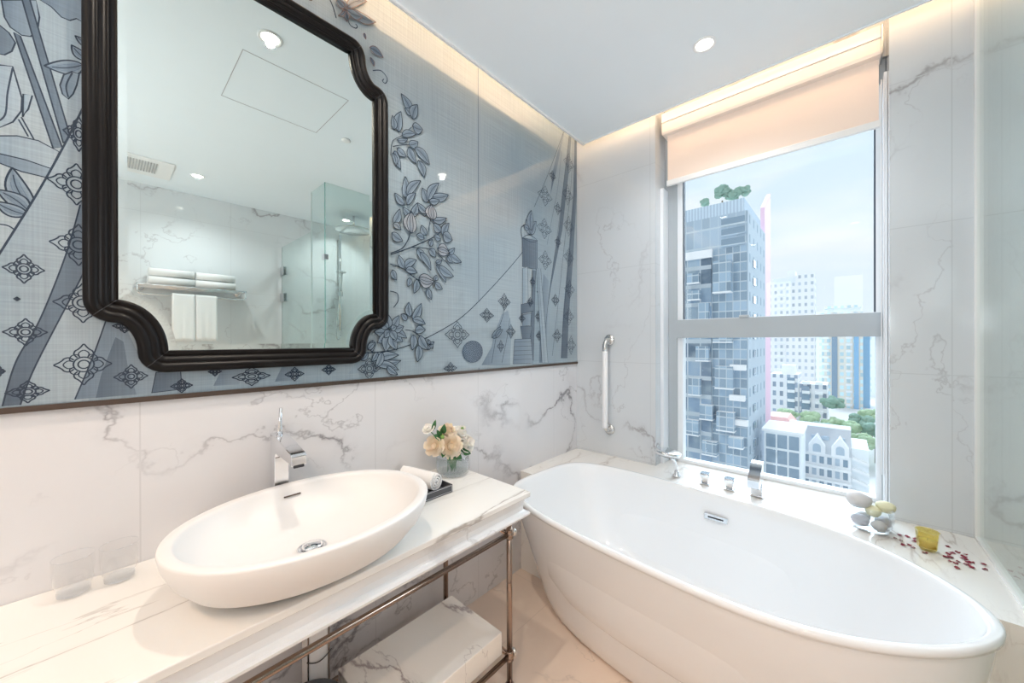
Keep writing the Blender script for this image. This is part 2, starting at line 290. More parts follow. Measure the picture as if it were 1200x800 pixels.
MURAL = [('F',[(-160,2165),(-156,2128),(-148,2110),(-132,2101),(-119,2106),(-109,2126),(-106,2161),(-111,2199)],1,1),('F',[(-176,2112),(-162,2105),(-150,2096),(-141,2078),(-146,2055),(-156,2041),(-176,2034)],2,1),('F',[(-105,2203),(-88,2198),(-72,2183),(-59,2183),(-48,2195),(-28,2190),(-27,2269),(-88,2231)],1,1),('F',[(-178,2001),(-162,2014),(-145,2020),(-139,1989),(-132,1952),(-133,1921),(-145,1890),(-179,1850)],0,1),('S',[(-145,2016),(-152,1956),(-156,1901),(-172,1874)],3),('F',[(-143,2101),(-134,2098),(-72,1860),(-86,1851)],2,1),('F',[(-133,2195),(-122,2203),(-59,1891),(-70,1870)],2,1),('F',[(-130,1963),(-117,1966),(-123,1930),(-131,1908)],0,1),('S',[(-133,1907),(-115,1862)],3),('S',[(-137,1900),(-123,1865)],3),('L',(-37,2084),(-99,2047),28,1),('L',(-28,2098),(-56,2123),21,1),('L',(-31,2133),(-50,2150),14,1),('F',[(-75,2012),(-69,2041),(-55,2057),(-44,2056),(-48,2026),(-54,2001),(-62,1984),(-71,1992)],1,1),('S',[(-55,2054),(-65,2017),(-62,1989)],3),('F',[(-179,1842),(-163,1850),(-139,1860),(-108,1861),(-76,1846),(-92,1790),(-127,1790),(-163,1789),(-179,1788)],0,1),('F',[(-179,1803),(-163,1809),(-127,1808),(-88,1800),(-97,1776),(-133,1778),(-163,1787),(-179,1784)],1,1),('L',(-117,1691),(-146,1783),30,1),('L',(-122,1686),(-168,1725),28,1),('L',(-124,1677),(-170,1697),25,1),('S',[(-175,1645),(-154,1646),(-142,1637)],3),('F',[(-28,2009),(-65,1878),(-98,1771),(-127,1684),(-163,1581),(-179,1535),(-180,1209),(-30,1213)],3,0),('S',[(-28,2009),(-65,1878),(-98,1771),(-127,1684),(-163,1581),(-179,1535)],4),('F',[(-29,1783),(-43,1724),(-67,1591),(-107,1429),(-142,1328),(-161,1226),(-136,1226),(-113,1320),(-39,1548),(-29,1596)],2,0),('S',[(-43,1724),(-67,1591),(-107,1429),(-142,1328),(-161,1226)],3),('S',[(-29,1596),(-39,1548),(-113,1320),(-136,1226)],3),('F',[(1,1434),(-24,1331),(-53,1229),(86,1231),(97,1293),(56,1352),(37,1412)],1,0),('F',[(17,1387),(-9,1286),(-18,1229),(56,1230),(40,1306),(32,1375)],2,0),('S',[(1,1434),(-24,1331),(-53,1229)],3),('F',[(95,1288),(86,1231),(149,1235),(147,1290)],2,1),('F',[(243,1289),(222,1238),(287,1237),(300,1292)],1,0),('F',[(408,1286),(387,1237),(461,1237),(467,1289)],1,0),('O',(-130,1548),30,34),('O',(-128,1398),32,32),('O',(-38,1317),48,52),('O',(-46,1621),46,52),('O',(-39,1474),48,50),('O',(46,1280),32,32),('O',(-125,1256),32,26),('O',(-49,1774),46,52),('O',(-45,1903),25,44),('O',(34,1417),22,18),('O',(-166,1307),9,14),('O',(149,1245),24,20),('O',(321,1260),52,30),('O',(448,1259),30,24),('O',(226,1282),16,14),('O',(564,1268),25,20),('O',(-140,1476),4,4),('F',[(638,1247),(697,1332),(829,1329),(958,1365),(1103,1431),(1239,1513),(1424,1664),(1600,1822),(1741,1949),(1738,1198)],3,0),('S',[(697,1325),(829,1337),(958,1373),(1103,1435),(1239,1513),(1424,1664),(1600,1822),(1741,1960)],4),('F',[(2155,2861),(2315,2882),(2309,1216),(1787,1226),(1789,2020),(1808,2229),(1962,2486)],3,0),('F',[(2210,2859),(2154,2577),(2073,2128),(1980,1770),(1899,1385),(1980,1722),(2117,2137),(2200,2567),(2238,2860)],2,0),('F',[(2276,2871),(2255,2429),(2188,1949),(2128,1586),(2096,1255),(2176,1252),(2195,1539),(2253,1959),(2304,2443),(2315,2882)],2,0),('F',[(2155,2858),(2045,2514),(1982,2348),(2003,2500),(2137,2843)],1,0),('F',[(1901,1808),(1869,1524),(1853,1236),(1922,1233),(1947,1528),(1964,1768)],1,0),('S',[(2155,2861),(1962,2486),(1808,2217)],3),('S',[(2210,2853),(2145,2523),(2065,2126),(1972,1721),(1891,1291)],3),('S',[(2257,2868),(2227,2473),(2152,2095),(2085,1733),(1998,1276)],3),('S',[(2286,2875),(2275,2435),(2197,1950),(2132,1536),(2104,1260)],3),('S',[(2110,2686),(2066,2423),(2002,2209),(1941,2003)],2),('O',(1922,2319),78,66),('O',(2200,2631),65,69),('O',(2065,2274),42,44),('O',(2185,2403),64,72),('O',(1913,2104),78,66),('O',(2198,2186),64,70),('O',(2064,2047),38,40),('O',(1921,1900),70,62),('O',(2197,1965),64,64),('O',(2206,1740),65,64),('O',(2033,1649),46,42),('O',(2053,1410),55,46),('O',(2196,1547),64,62),('O',(2223,1344),61,67),('O',(1862,1686),30,32),('O',(1843,1530),30,35),('O',(2003,2476),38,36),('O',(1853,1408),34,32),('F',[(1692,1999),(1837,2011),(1836,1827),(1691,1824)],2,1),('S',[(1709,2001),(1708,1826)],2),('S',[(1726,2002),(1725,1826)],2),('S',[(1743,2003),(1743,1827)],2),('S',[(1761,2005),(1760,1827)],2),('S',[(1779,2006),(1778,1827)],2),('S',[(1797,2007),(1796,1828)],2),('S',[(1815,2009),(1814,1828)],2),('S',[(1692,1999),(1754,2030),(1837,2011),(1771,1989),(1692,1999)],3),('L',(1761,2032),(1726,2118),51,1),('L',(1775,2035),(1826,2130),48,1),('L',(1772,2061),(1779,2187),51,1),('L',(1754,2068),(1699,2078),29,1),('S',[(1692,1988),(1678,2051),(1712,2081)],4),('F',[(1789,1815),(1818,1819),(1794,1253),(1758,1254)],2,1),('F',[(1691,1813),(1739,1831),(1745,1608),(1690,1595)],0,1),('F',[(1677,1594),(1788,1620),(1795,1562),(1677,1537)],2,1),('F',[(1683,1533),(1773,1547),(1766,1470),(1690,1463)],1,1),('F',[(1670,1463),(1780,1466),(1759,1384),(1689,1380)],2,1),('F',[(1617,1384),(1769,1389),(1787,1237),(1604,1239)],1,1),('S',[(1610,1367),(1780,1371)],2),('S',[(1610,1341),(1780,1344)],2),('S',[(1610,1316),(1780,1317)],2),('S',[(1610,1290),(1780,1289)],2),('S',[(1610,1264),(1779,1262)],2),('F',[(1825,1832),(1870,1838),(1946,1232),(1883,1235)],0,1),('S',[(1844,1835),(1910,1234)],2),('F',[(1508,1526),(1442,1399),(1427,1343),(1350,1246),(1575,1235),(1593,1459),(1559,1552)],1,0),('S',[(1533,1609),(1516,1515),(1467,1411),(1426,1253)],3),('S',[(1576,1506),(1550,1388),(1507,1250)],3),('O',(1530,1599),51,48),('O',(1391,1515),52,38),('O',(1585,1430),39,40),('O',(1499,1345),30,34),('O',(1685,1511),30,27),('O',(1450,1410),20,22),('O',(1762,1615),32,30),('O',(1787,1743),28,33),('L',(1427,1393),(1499,1457),34,1),('L',(1458,1393),(1516,1440),26,1),('B',(1287,1319),72,58),('S',[(818,1751),(873,1782),(902,1824),(914,1858)],5),('S',[(818,1745),(920,1796),(1034,1862),(1082,1900)],5),('S',[(1010,1868),(1016,1913),(1024,1946)],4),('S',[(920,1796),(1027,1805),(1102,1768),(1160,1724)],4),('S',[(816,1705),(878,1694),(949,1656),(987,1655)],5),('S',[(815,1589),(849,1582),(854,1552),(832,1520)],4),('S',[(889,1425),(924,1420),(961,1399)],4),('S',[(829,2212),(874,2236),(921,2256)],4),('S',[(820,2170),(829,2234),(874,2278),(922,2335)],3),('L',(922,2398),(872,2460),38,1),('L',(922,2388),(889,2406),28,1),('L',(928,2375),(954,2451),36,1),('L',(857,2287),(870,2381),36,1),('L',(835,2287),(829,2346),25,1),('L',(928,2342),(981,2350),42,1),('L',(874,2278),(946,2313),27,1),('L',(851,2248),(903,2275),17,1),('L',(909,2251),(956,2283),30,1),('L',(909,2240),(945,2180),36,1),('L',(940,2252),(1019,2201),41,1),('L',(958,2200),(989,2133),37,1),('L',(851,2213),(895,2193),29,1),('L',(840,2198),(868,2126),31,1),('L',(831,2185),(845,2134),21,1),('L',(885,2008),(890,2103),34,1),('L',(897,2022),(970,2110),32,1),('L',(885,1977),(839,2015),31,1),('L',(897,1980),(943,2046),27,1),('L',(920,1933),(879,1965),28,1),('L',(920,1933),(950,2002),30,1),('L',(1002,2019),(979,2080),39,1),('L',(1008,2032),(1072,2132),35,1),('L',(1035,2056),(1128,2092),36,1),('L',(1015,2029),(1075,2051),26,1),('L',(1002,1970),(952,2004),30,1),('L',(1034,1945),(1117,1975),28,1),('L',(832,1881),(862,1952),29,1),('L',(830,1881),(868,1863),26,1),('L',(823,1839),(876,1815),33,1),('L',(988,1850),(944,1854),26,1),('L',(999,1866),(973,1907),31,1),('L',(1082,1900),(1042,1932),37,1),('L',(1092,1885),(1132,1954),31,1),('L',(1096,1895),(1152,1875),48,1),('L',(1082,1866),(1042,1875),26,1),('L',(1016,1805),(1051,1773),33,1),('L',(1020,1819),(1034,1853),22,1),('L',(1131,1805),(1210,1774),33,1),('L',(1126,1805),(1167,1838),23,1),('L',(1123,1793),(1152,1760),24,1),('L',(1053,1736),(1111,1660),31,1),('L',(1070,1733),(1159,1696),37,1),('L',(1051,1747),(1088,1766),20,1),('L',(950,1795),(988,1735),34,1),('L',(965,1782),(1024,1707),32,1),('L',(883,1695),(858,1749),31,1),('L',(884,1700),(946,1743),31,1),('L',(889,1690),(950,1686),27,1),('L',(826,1681),(845,1639),25,1),('L',(949,1656),(931,1590),29,1),('L',(913,1657),(899,1618),23,1),('L',(1046,1651),(1090,1626),29,1),('L',(1007,1619),(1026,1570),29,1),('L',(1046,1662),(1056,1689),21,1),('L',(912,1483),(905,1548),30,1),('L',(924,1473),(970,1548),33,1),('L',(924,1473),(992,1454),28,1),('L',(895,1467),(866,1493),23,1),('L',(936,1420),(992,1427),32,1),('L',(928,1404),(922,1334),32,1),('L',(959,1399),(1008,1334),37,1),('L',(955,1356),(948,1280),35,1),('L',(1019,1361),(1041,1372),14,1),('L',(1019,1361),(1006,1383),15,1),('L',(1019,1358),(1002,1334),15,1),('L',(1019,1358),(1032,1339),15,1),('L',(809,1416),(741,1415),33,1),('L',(809,1413),(756,1368),35,1),('L',(815,1408),(793,1328),39,1),('L',(820,1408),(845,1337),38,1),('L',(826,1413),(874,1373),34,1),('L',(826,1420),(894,1388),28,1),('L',(823,1428),(879,1440),31,1),('L',(818,1432),(854,1486),32,1),('L',(809,1432),(805,1488),35,1),('L',(805,1428),(772,1465),31,1),('L',(815,1420),(788,1388),27,1),('L',(815,1418),(842,1378),29,1),('L',(818,1422),(845,1439),22,1),('L',(746,1295),(854,1314),32,1),('L',(746,1286),(865,1290),28,1),('L',(746,1279),(853,1250),28,1),('L',(798,1268),(848,1230),23,1),('L',(756,1329),(730,1291),21,1),('L',(777,1329),(745,1261),27,1),('L',(736,1378),(733,1330),25,1),('L',(715,1340),(746,1368),21,1),('L',(686,1298),(715,1330),20,1),('L',(632,2674),(714,2756),25,2),('L',(638,2673),(753,2696),35,2),('L',(632,2665),(695,2679),30,2),('L',(629,2672),(606,2697),35,2),('L',(625,2669),(592,2682),28,2),('L',(623,2662),(632,2621),22,2),('L',(626,2659),(600,2621),9,2),('L',(726,2575),(785,2567),29,2),('L',(729,2536),(743,2507),13,2),('L',(704,2619),(709,2598),9,2),('L',(502,2625),(497,2611),9,2),('L',(1032,1945),(1027,2017),55,4),('L',(1032,1945),(1027,2017),25,4),('L',(918,1857),(920,1955),59,4),('L',(918,1857),(920,1955),27,4),('L',(1060,1813),(1132,1806),53,4),('L',(1060,1813),(1132,1806),23,4),('L',(956,1662),(1042,1656),57,4),('L',(956,1662),(1042,1656),26,4),('S',[(939,1947),(963,1957),(989,1951),(1002,1970)],4),('S',[(565,2669),(581,2640),(592,2607)],5),('S',[(632,2657),(643,2617),(667,2616),(674,2628),(667,2632)],4),('S',[(738,2487),(775,2506),(802,2489),(795,2464),(781,2466),(787,2478)],4),('O',(720,1263),48,44),('O',(1181,1407),78,65),('O',(1136,1241),40,29),('S',[(823,1697),(841,1695)],3)]
# ------------------------------------------------------------------ room shell
struct('floor', MB().box((0, Y_B, -.1), (W_R, Y_W, 0)), 'floor')
struct('wall_left', MB().box((-.12, Y_B - .1, -.1), (0, Y_W + .4, Z_T)), 'wallA')
wf = MB()
wf.box((0, Y_W, -.1), (.575, Y_W + .3, Z_T)); wf.box((1.60, Y_W, -.1), (W_R, Y_W + .3, Z_T))
wf.box((.575, Y_W, -.1), (1.60, Y_W + .3, D_Z - .04)); wf.box((.575, Y_W + .17, 2.72), (1.60, Y_W + .3, Z_T))
struct('wall_front', wf, 'wallB')
struct('wall_right', MB().box((W_R, Y_B - .1, -.1), (W_R + .1, Y_W + .3, Z_T)), 'wallR')
struct('wall_back', MB().box((0, Y_B - .1, -.1), (W_R, Y_B, Z_T)), 'wallBack')
cl = MB()
cl.box((.133, Y_B, Z_C), (W_R, 2.194, Z_C + .05))
cl.box((-.12, Y_B - .1, Z_T), (W_R + .1, Y_W + .3, Z_T + .08))
struct('ceiling', cl, 'ceil')
struct('trim_1', MB().box((.121, Y_B, Z_C - .012), (.133, 2.206, Z_C + .06)), 'trimw')
struct('trim_2', MB().box((.1335, 2.195, Z_C - .006), (W_R, 2.203, Z_C + .06)), 'ceil')
struct('trim_3', MB().box((.001, Y_B, 1.208), (.012, Y_W - .001, 1.222)), 'bronzed')

# tub outline at height z; the stone deck is cut round it
TCX, TCY, TROT = .9537, 1.634, -.068
def tub_dims(z):
    t = max(0, min(1, z / .60)); return .69 + (.811 - .69) * t, .245 + (.417 - .245) * t, (2.7 + 1.2 * t, 2.4 - .5 * t)
def hole(z, K=70):
    a, b, n = tub_dims(z); r = superring(TCX, TCY, a + .006, b + .006, n, z, TROT, 0, 720)
    pts = [(x, y) for x, y, _ in r if y > D_Y]
    pts.sort(key=lambda p: math.atan2(p[1] - TCY, p[0] - TCX), reverse=True)
    pts[0] = (pts[0][0], D_Y); pts[-1] = (pts[-1][0], D_Y)
    L_ = [0]
    for i in range(1, len(pts)): L_.append(L_[-1] + math.dist(pts[i], pts[i - 1]))
    o = []
    for k in range(K):
        d = L_[-1] * k / (K - 1); i = 1
        while i < len(L_) - 1 and L_[i] < d: i += 1
        t = (d - L_[i - 1]) / max(1e-9, L_[i] - L_[i - 1])
        o.append(tuple(pts[i - 1][q] + (pts[i][q] - pts[i - 1][q]) * t for q in (0, 1)))
    return o
dk = MB(); rs = []
for z in (0, .2, .4, .575, D_Z):
    h = hole(z); K = len(h)
    outer = []
    for k in range(K):   # matching outer boundary
        t = k / (K - 1)
        if t < .25: outer.append((.001, D_Y + (2.309 - D_Y) * t / .25))
        elif t < .75: outer.append((.001 + (1.838 - .001) * (t - .25) / .5, 2.309))
        else: outer.append((1.838, 2.309 - (2.309 - D_Y) * (t - .75) / .25))
    rs.append([(x, y, z) for x, y in h] + [(x, y, z) for x, y in outer[::-1]])
n = len(rs[0]); vs = [p for r in rs for p in r]; fs = []
for i in range(len(rs) - 1):
    for j in range(n): fs.append((i * n + j, i * n + (j + 1) % n, (i + 1) * n + (j + 1) % n, (i + 1) * n + j))
for j in range(K - 1):
    o = (len(rs) - 1) * n; fs.append((o + j, o + j + 1, o + n - 2 - j, o + n - 1 - j)); fs.append((j, j + 1, n - 2 - j, n - 1 - j))
dk.add(vs, fs); deck = dk.build('tub_deck', 'deck'); tag(deck, 'raised white marble ledge wrapping round the back of the bathtub below the window', 'ledge')
struct('trim_4', MB().box((.576, Y_W, D_Z - .04), (1.599, Y_W + .3, D_Z)), 'deck')

# ------------------------------------------------------------------ window
YW = Y_W + .17     # face of the window frame
win = tag(bpy.data.objects.new('window_1', None), kind='structure'); COL.objects.link(win); win.location = (1.08, YW, 1.4)
fr = MB()
fr.box((.576, YW, D_Z + .001), (.650, YW + .09, 2.71)); fr.box((1.585, YW, D_Z + .001), (1.599, YW + .09, 2.71))
fr.box((.65, YW - .012, 1.392), (1.585, YW + .09, 1.506))
fr.box((.65, YW, 2.60), (1.585, YW + .09, 2.71))
fr.build('window_frame', 'alu', win)
fw = MB()
for z0, z1 in ((1.506, 2.60), (D_Z + .001, 1.392)):
    fw.box((.650, YW + .012, z0), (.682, YW + .07, z1)); fw.box((1.566, YW + .012, z0), (1.585, YW + .07, z1))
    fw.box((.682, YW + .012, z0), (1.566, YW + .07, z0 + (.02 if z0 < 1 else .004)))
fw.build('sash', 'aluw', win)
gk = MB(); gk.box((.682, YW + .02, 1.51), (.688, YW + .05, 2.47)); gk.box((1.560, YW + .02, 1.51), (1.566, YW + .05, 2.47)); gk.box((.682, YW + .02, 2.47), (1.566, YW + .05, 2.478))
gk.build('gasket', 'gasket', win)
MB().box((.688, YW + .035, 1.51), (1.56, YW + .041, 2.47)).build('upper_pane', 'glass', win)
MB().box((.682, YW + .035, .612), (1.566, YW + .041, 1.392)).build('lower_pane', 'glass', win)
MB().box((1.00, YW - .02, 1.506), (1.05, YW + .01, 1.522), .003).build('sash_latch', 'alu', win)
jb = MB(); jb.box((.576, Y_W + .08, D_Z + .001), (.596, YW - .001, 2.35)); jb.box((1.588, Y_W + .08, D_Z + .001), (1.599, YW - .001, 2.6))
struct('trim_5', jb, 'aluw')

bl = thing('roller_blind', 'peach roller blind pulled a little way down at the top of the window', 'blind', (1.1, YW - .06, 2.37))
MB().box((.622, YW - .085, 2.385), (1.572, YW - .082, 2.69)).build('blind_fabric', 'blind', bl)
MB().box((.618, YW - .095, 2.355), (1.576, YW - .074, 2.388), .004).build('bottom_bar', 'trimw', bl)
cs = MB(); cs.prism([(YW - .12, 2.672), (YW - .125, 2.685), (YW - .125, 2.735), (YW - .12, 2.745), (YW - .03, 2.745), (YW - .03, 2.672)], 'x', .600, 1.578)
cs.build('cassette', 'cassette', bl)
MB().box((.600, YW - .128, 2.7455), (1.578, YW - .03, 2.80), .002).build('cover_strip', 'plastw', bl)
MB().box((1.5785, YW - .13, 2.67), (1.584, YW - .03, 2.80), .002).build('end_bracket', 'steel', bl)
ch = MB()
for dx in (0, .008):
    pz = [(1.580 + dx, YW - .09, 2.57 - .0585 * i) for i in range(32)]
    ch.tube(pz, .0022, 6)
ch.build('bead_chain', 'plastw', bl)

# ------------------------------------------------------------------ mural and mirror
mu = tag(MB().box((.0005, Y_B + .01, 1.222), (.0058, Y_W - .002, 2.99)).build('glass_mural', 'mural'),
         'blue grey printed glass mural with leaves and draped curtains behind the mirror', 'mural')
pb = MB(); lay = [0]
NAV = (.018, .032, .055); LINE = (.022, .038, .065)
FC = [((.24, .32, .39), (.36, .43, .48)), ((.13, .18, .24), (.26, .33, .39)), ((.085, .12, .165), (.15, .20, .255)), ((.265, .345, .405), (.345, .41, .455)), ((.20, .245, .30), (.32, .35, .39))]
def lx(): lay[0] += 1; return .0059 + lay[0] * 6e-6
def poly(pts, cols):
    x = lx(); o = len(pb.v)
    pb.v += [(x, y, z) for y, z in pts]; pb.c += cols; return x, o
def stroke(pts, w, col=LINE, close=False):
    x = lx(); o = len(pb.v); n = len(pts)
    for i, p in enumerate(pts):
        a = pts[(i - 1) % n] if (close or i > 0) else p; b = pts[(i + 1) % n] if (close or i < n - 1) else p
        dy, dz = b[0] - a[0], b[1] - a[1]; l = math.hypot(dy, dz) or 1
        ww = w / 2
        pb.v += [(x, p[0] - dz / l * ww, p[1] + dy / l * ww), (x, p[0] + dz / l * ww, p[1] - dy / l * ww)]; pb.c += [col, col]
    for i in range(n if close else n - 1):
        k = (i + 1) % n; pb.f.append([o + 2 * i, o + 2 * i + 1, o + 2 * k + 1, o + 2 * k]); pb.sm.append(False)
def spline(pts, K=8):
    o = []
    for i in range(len(pts) - 1):
        p0, p1, p2, p3 = pts[max(i - 1, 0)], pts[i], pts[i + 1], pts[min(i + 2, len(pts) - 1)]
        for k in range(K):
            t = k / K; o.append(tuple(.5 * (2 * p1[q] + (p2[q] - p0[q]) * t + (2 * p0[q] - 5 * p1[q] + 4 * p2[q] - p3[q]) * t * t + (3 * p1[q] - p0[q] - 3 * p2[q] + p3[q]) * t ** 3) for q in (0, 1)))
    return o + [pts[-1]]
def strip_fill(A, B, ca, cb):
    x = lx(); o = len(pb.v)
    for i, (a, b) in enumerate(zip(A, B)):
        pb.v += [(x, *a), (x, *b)]; pb.c += [ca, cb]
    for i in range(len(A) - 1): pb.f.append([o + 2 * i, o + 2 * i + 1, o + 2 * i + 3, o + 2 * i + 2]); pb.sm.append(False)
def leaf(b, t, w, sh):
    w *= 1.15; d = (t[0] - b[0], t[1] - b[1]); l = math.hypot(*d); u = (d[0] / l, d[1] / l); nv = (-u[1], u[0])
    bend = .08 * l * (1 if (b[0] * 7919 + t[1] * 31) % 2 < 1 else -1)
    def at(s_, k): c = bend * math.sin(PI * s_); return (b[0] + d[0] * s_ + nv[0] * (c + k * w / 2 * math.sin(PI * s_ ** .8) ** .9), b[1] + d[1] * s_ + nv[1] * (c + k * w / 2 * math.sin(PI * s_ ** .8) ** .9))
    S = [i / 12 for i in range(13)]
    c0, c1 = FC[sh]
    mid = [at(s_, 0) for s_ in S]; A = [at(s_, 1) for s_ in S]; B = [at(s_, -1) for s_ in S]
    strip_fill(A, mid, c1, c0); strip_fill(mid, B, c0, c1)
    stroke(A + B[::-1], .0034, NAV if sh != 2 else (.14, .10, .10)); stroke(mid[:11], .0018, NAV)
    for k in (.45, -.45): stroke([at(s_, k) for s_ in S[1:9]], .0011, (.12, .17, .25))
def ornament(c, ry, rz):
    def el(f, n=28, oy=0, oz=0): return [(c[0] + oy + ry * f * math.cos(2 * PI * i / n), c[1] + oz + rz * f * math.sin(2 * PI * i / n)) for i in range(n)]
    w = .0030
    stroke(el(.20), w, LINE, True); stroke(el(.36), w, LINE, True)
    for k in range(4):
        a = k * PI / 2; ca, sa = math.cos(a), math.sin(a)
        P = []
        for (s_, q) in ((.34, -.22), (.50, -.34), (.66, -.30), (.74, -.20), (.86, -.10), (1.0, 0), (.86, .10), (.74, .20), (.66, .30), (.50, .34), (.34, .22)):
            P.append((c[0] + ry * (s_ * ca - q * sa), c[1] + rz * (s_ * sa + q * ca)))
        stroke(spline(P, 4), w, LINE)
        P = [(c[0] + ry * (s_ * ca - q * sa), c[1] + rz * (s_ * sa + q * ca)) for (s_, q) in ((.36, -.14), (.55, -.18), (.70, 0), (.55, .18), (.36, .14))]
        stroke(spline(P, 4), w * .8, LINE)
        b = a + PI / 4; ca, sa = math.cos(b), math.sin(b)
        P = [(c[0] + ry * (s_ * ca - q * sa), c[1] + rz * (s_ * sa + q * ca)) for (s_, q) in ((.36, -.16), (.52, -.17), (.60, 0), (.52, .17), (.36, .16))]
        stroke(spline(P, 4), w * .8, LINE)
mm = lambda p: (p[0] / 1000, p[1] / 1000)
def tri_fill(pts, c0, c1):
    from mathutils.geometry import tessellate_polygon
    x = lx(); o = len(pb.v); ys = [p[0] for p in pts]; lo, hi = min(ys), max(ys)
    for p in pts:
        t = (p[0] - lo) / max(1e-6, hi - lo); pb.v.append((x, *p)); pb.c.append(tuple(a + (b - a) * t for a, b in zip(c0, c1)))
    for t in tessellate_polygon([[Vector((p[0], p[1], 0)) for p in pts]]): pb.f.append([o + i for i in t]); pb.sm.append(False)
for e in MURAL:
    if e[0] == 'L': leaf(mm(e[1]), mm(e[2]), e[3] / 1000, e[4])
    elif e[0] == 'S': stroke(spline([mm(p) for p in e[1]]), e[2] / 1000 * .95)
    elif e[0] == 'O': ornament(mm(e[1]), e[2] / 1000, e[3] / 1000)
    elif e[0] == 'F':
        P = [mm(p) for p in e[1]]; tri_fill(P, *FC[e[2]])
        if e[3]: stroke(P, .0028, NAV, True)
    elif e[0] == 'B':
        c, ry, rz = mm(e[1]), e[2] / 1000, e[3] / 1000
        tri_fill([(c[0] + ry * math.cos(k * .25), c[1] + rz * math.sin(k * .25)) for k in range(25)], (.07, .11, .16), (.045, .07, .11))
        for k in range(150):
            r = math.sqrt(k / 150) * .93; a = k * 2.39996; q = (c[0] + ry * r * math.cos(a), c[1] + rz * r * math.sin(a))
            stroke([(q[0] - .003, q[1] - .002), (q[0], q[1] + .003), (q[0] + .003, q[1] - .002)], .0015, (.30, .38, .48))
# keep the print inside the panel
pb.v = [(x, min(y, Y_W - .004), min(max(z, 1.224), 2.98)) for x, y, z in pb.v]
po = pb.build('printed_drawing', 'print', mu, recalc=False)
att = po.data.color_attributes.new('Col', 'FLOAT_COLOR', 'POINT')
for i, c in enumerate(pb.c): att.data[i].color = (*c, 1)

# mirror: rectangle with scooped corners
y0, y1, z0, z1, rx, rz = .018, .745, 1.345, 2.508, .098, .138
def nrm(a): l = math.hypot(*a); return (a[0] / l, a[1] / l)
def mpath(fan):
    P = []
    def line_to_arc(cy, cz, t0, t1, n_in, n_out):
        K = 14; arc = []
        for k in range(K + 1):
            t = t0 + (t1 - t0) * k / K
            p = (cy + rx * math.cos(t), cz + rz * math.sin(t)); nn = nrm((-math.cos(t) / rx, -math.sin(t) / rz)); arc.append((p, nn))
        def corner(p, na, nb):
            if fan:
                for k in range(7):
                    a = k / 6 * PI / 2; P.append((p, (na[0] * math.cos(a) + nb[0] * math.sin(a), na[1] * math.cos(a) + nb[1] * math.sin(a))))
            else: P.append((p, (na[0] + nb[0], na[1] + nb[1])))
        corner(arc[0][0], n_in, arc[0][1]); P.extend(arc[1:-1]); corner(arc[-1][0], arc[-1][1], n_out)
    line_to_arc(y1, z0, PI, PI / 2, (0, -1), (1, 0))
    line_to_arc(y1, z1, -PI / 2, -PI, (1, 0), (0, 1))
    line_to_arc(y0, z1, 0, -PI / 2, (0, 1), (-1, 0))
    line_to_arc(y0, z0, PI / 2, 0, (-1, 0), (0, -1))
    return P
mr = thing('framed_mirror', 'large wall mirror with scooped corners in a black brown moulded frame', 'mirror', (.01, .38, 1.3))
prof = [(-.004, .010), (-.004, .030), (.002, .035), (.009, .032), (.011, .027), (.014, .032), (.021, .042), (.028, .040), (.030, .034), (.033, .040), (.041, .048), (.049, .044), (.052, .034), (.0565, .030), (.058, .020), (.058, .0075)]
prof = [(u, .0075 + (x - .0075) * .72) for u, x in prof]
MP = mpath(True)
fm = MB(); fm.rings([[(x, p[0] + n_[0] * u, p[1] + n_[1] * u) for p, n_ in MP] for u, x in prof], False, False)
fo = fm.build('frame', 'frame', mr)
for cy, cz, sy, sz in ((y0, z0, 1, 1), (y1, z0, -1, 1), (y0, z1, 1, -1), (y1, z1, -1, -1)):
    for (py, pz, dy, dz) in ((cy, cz + sz * rz, -sy, -sz), (cy + sy * rx, cz, -sy, -sz)):
        l = math.sqrt(.5)
        MB().tube([(x + .0004, py + dy * l * u, pz + dz * l * u) for u, x in prof[1:-1]], .0009, 5).build('seam', 'black', fo)
MP2 = mpath(False); mg = MB()
R0 = [(.0135, p[0] + n_[0] * .0, p[1] + n_[1] * .0) for p, n_ in MP2]; R1 = [(.0148, p[0] - n_[0] * .022, p[1] - n_[1] * .022) for p, n_ in MP2]
mg.rings([R1, R1], False, True, False); mg.f = mg.f[-1:]; mg.sm = mg.sm[-1:]
gl = mg.build('mirror_glass', 'mirror', mr)
bv = MB(); bv.rings([R0, R1], False, False, False); bv.build('bevel', 'mirror', gl)
MB().box((.0062, y0 + .12, z0 + .16), (.0125, y1 - .12, z1 - .16)).build('backing_board', 'black', mr)
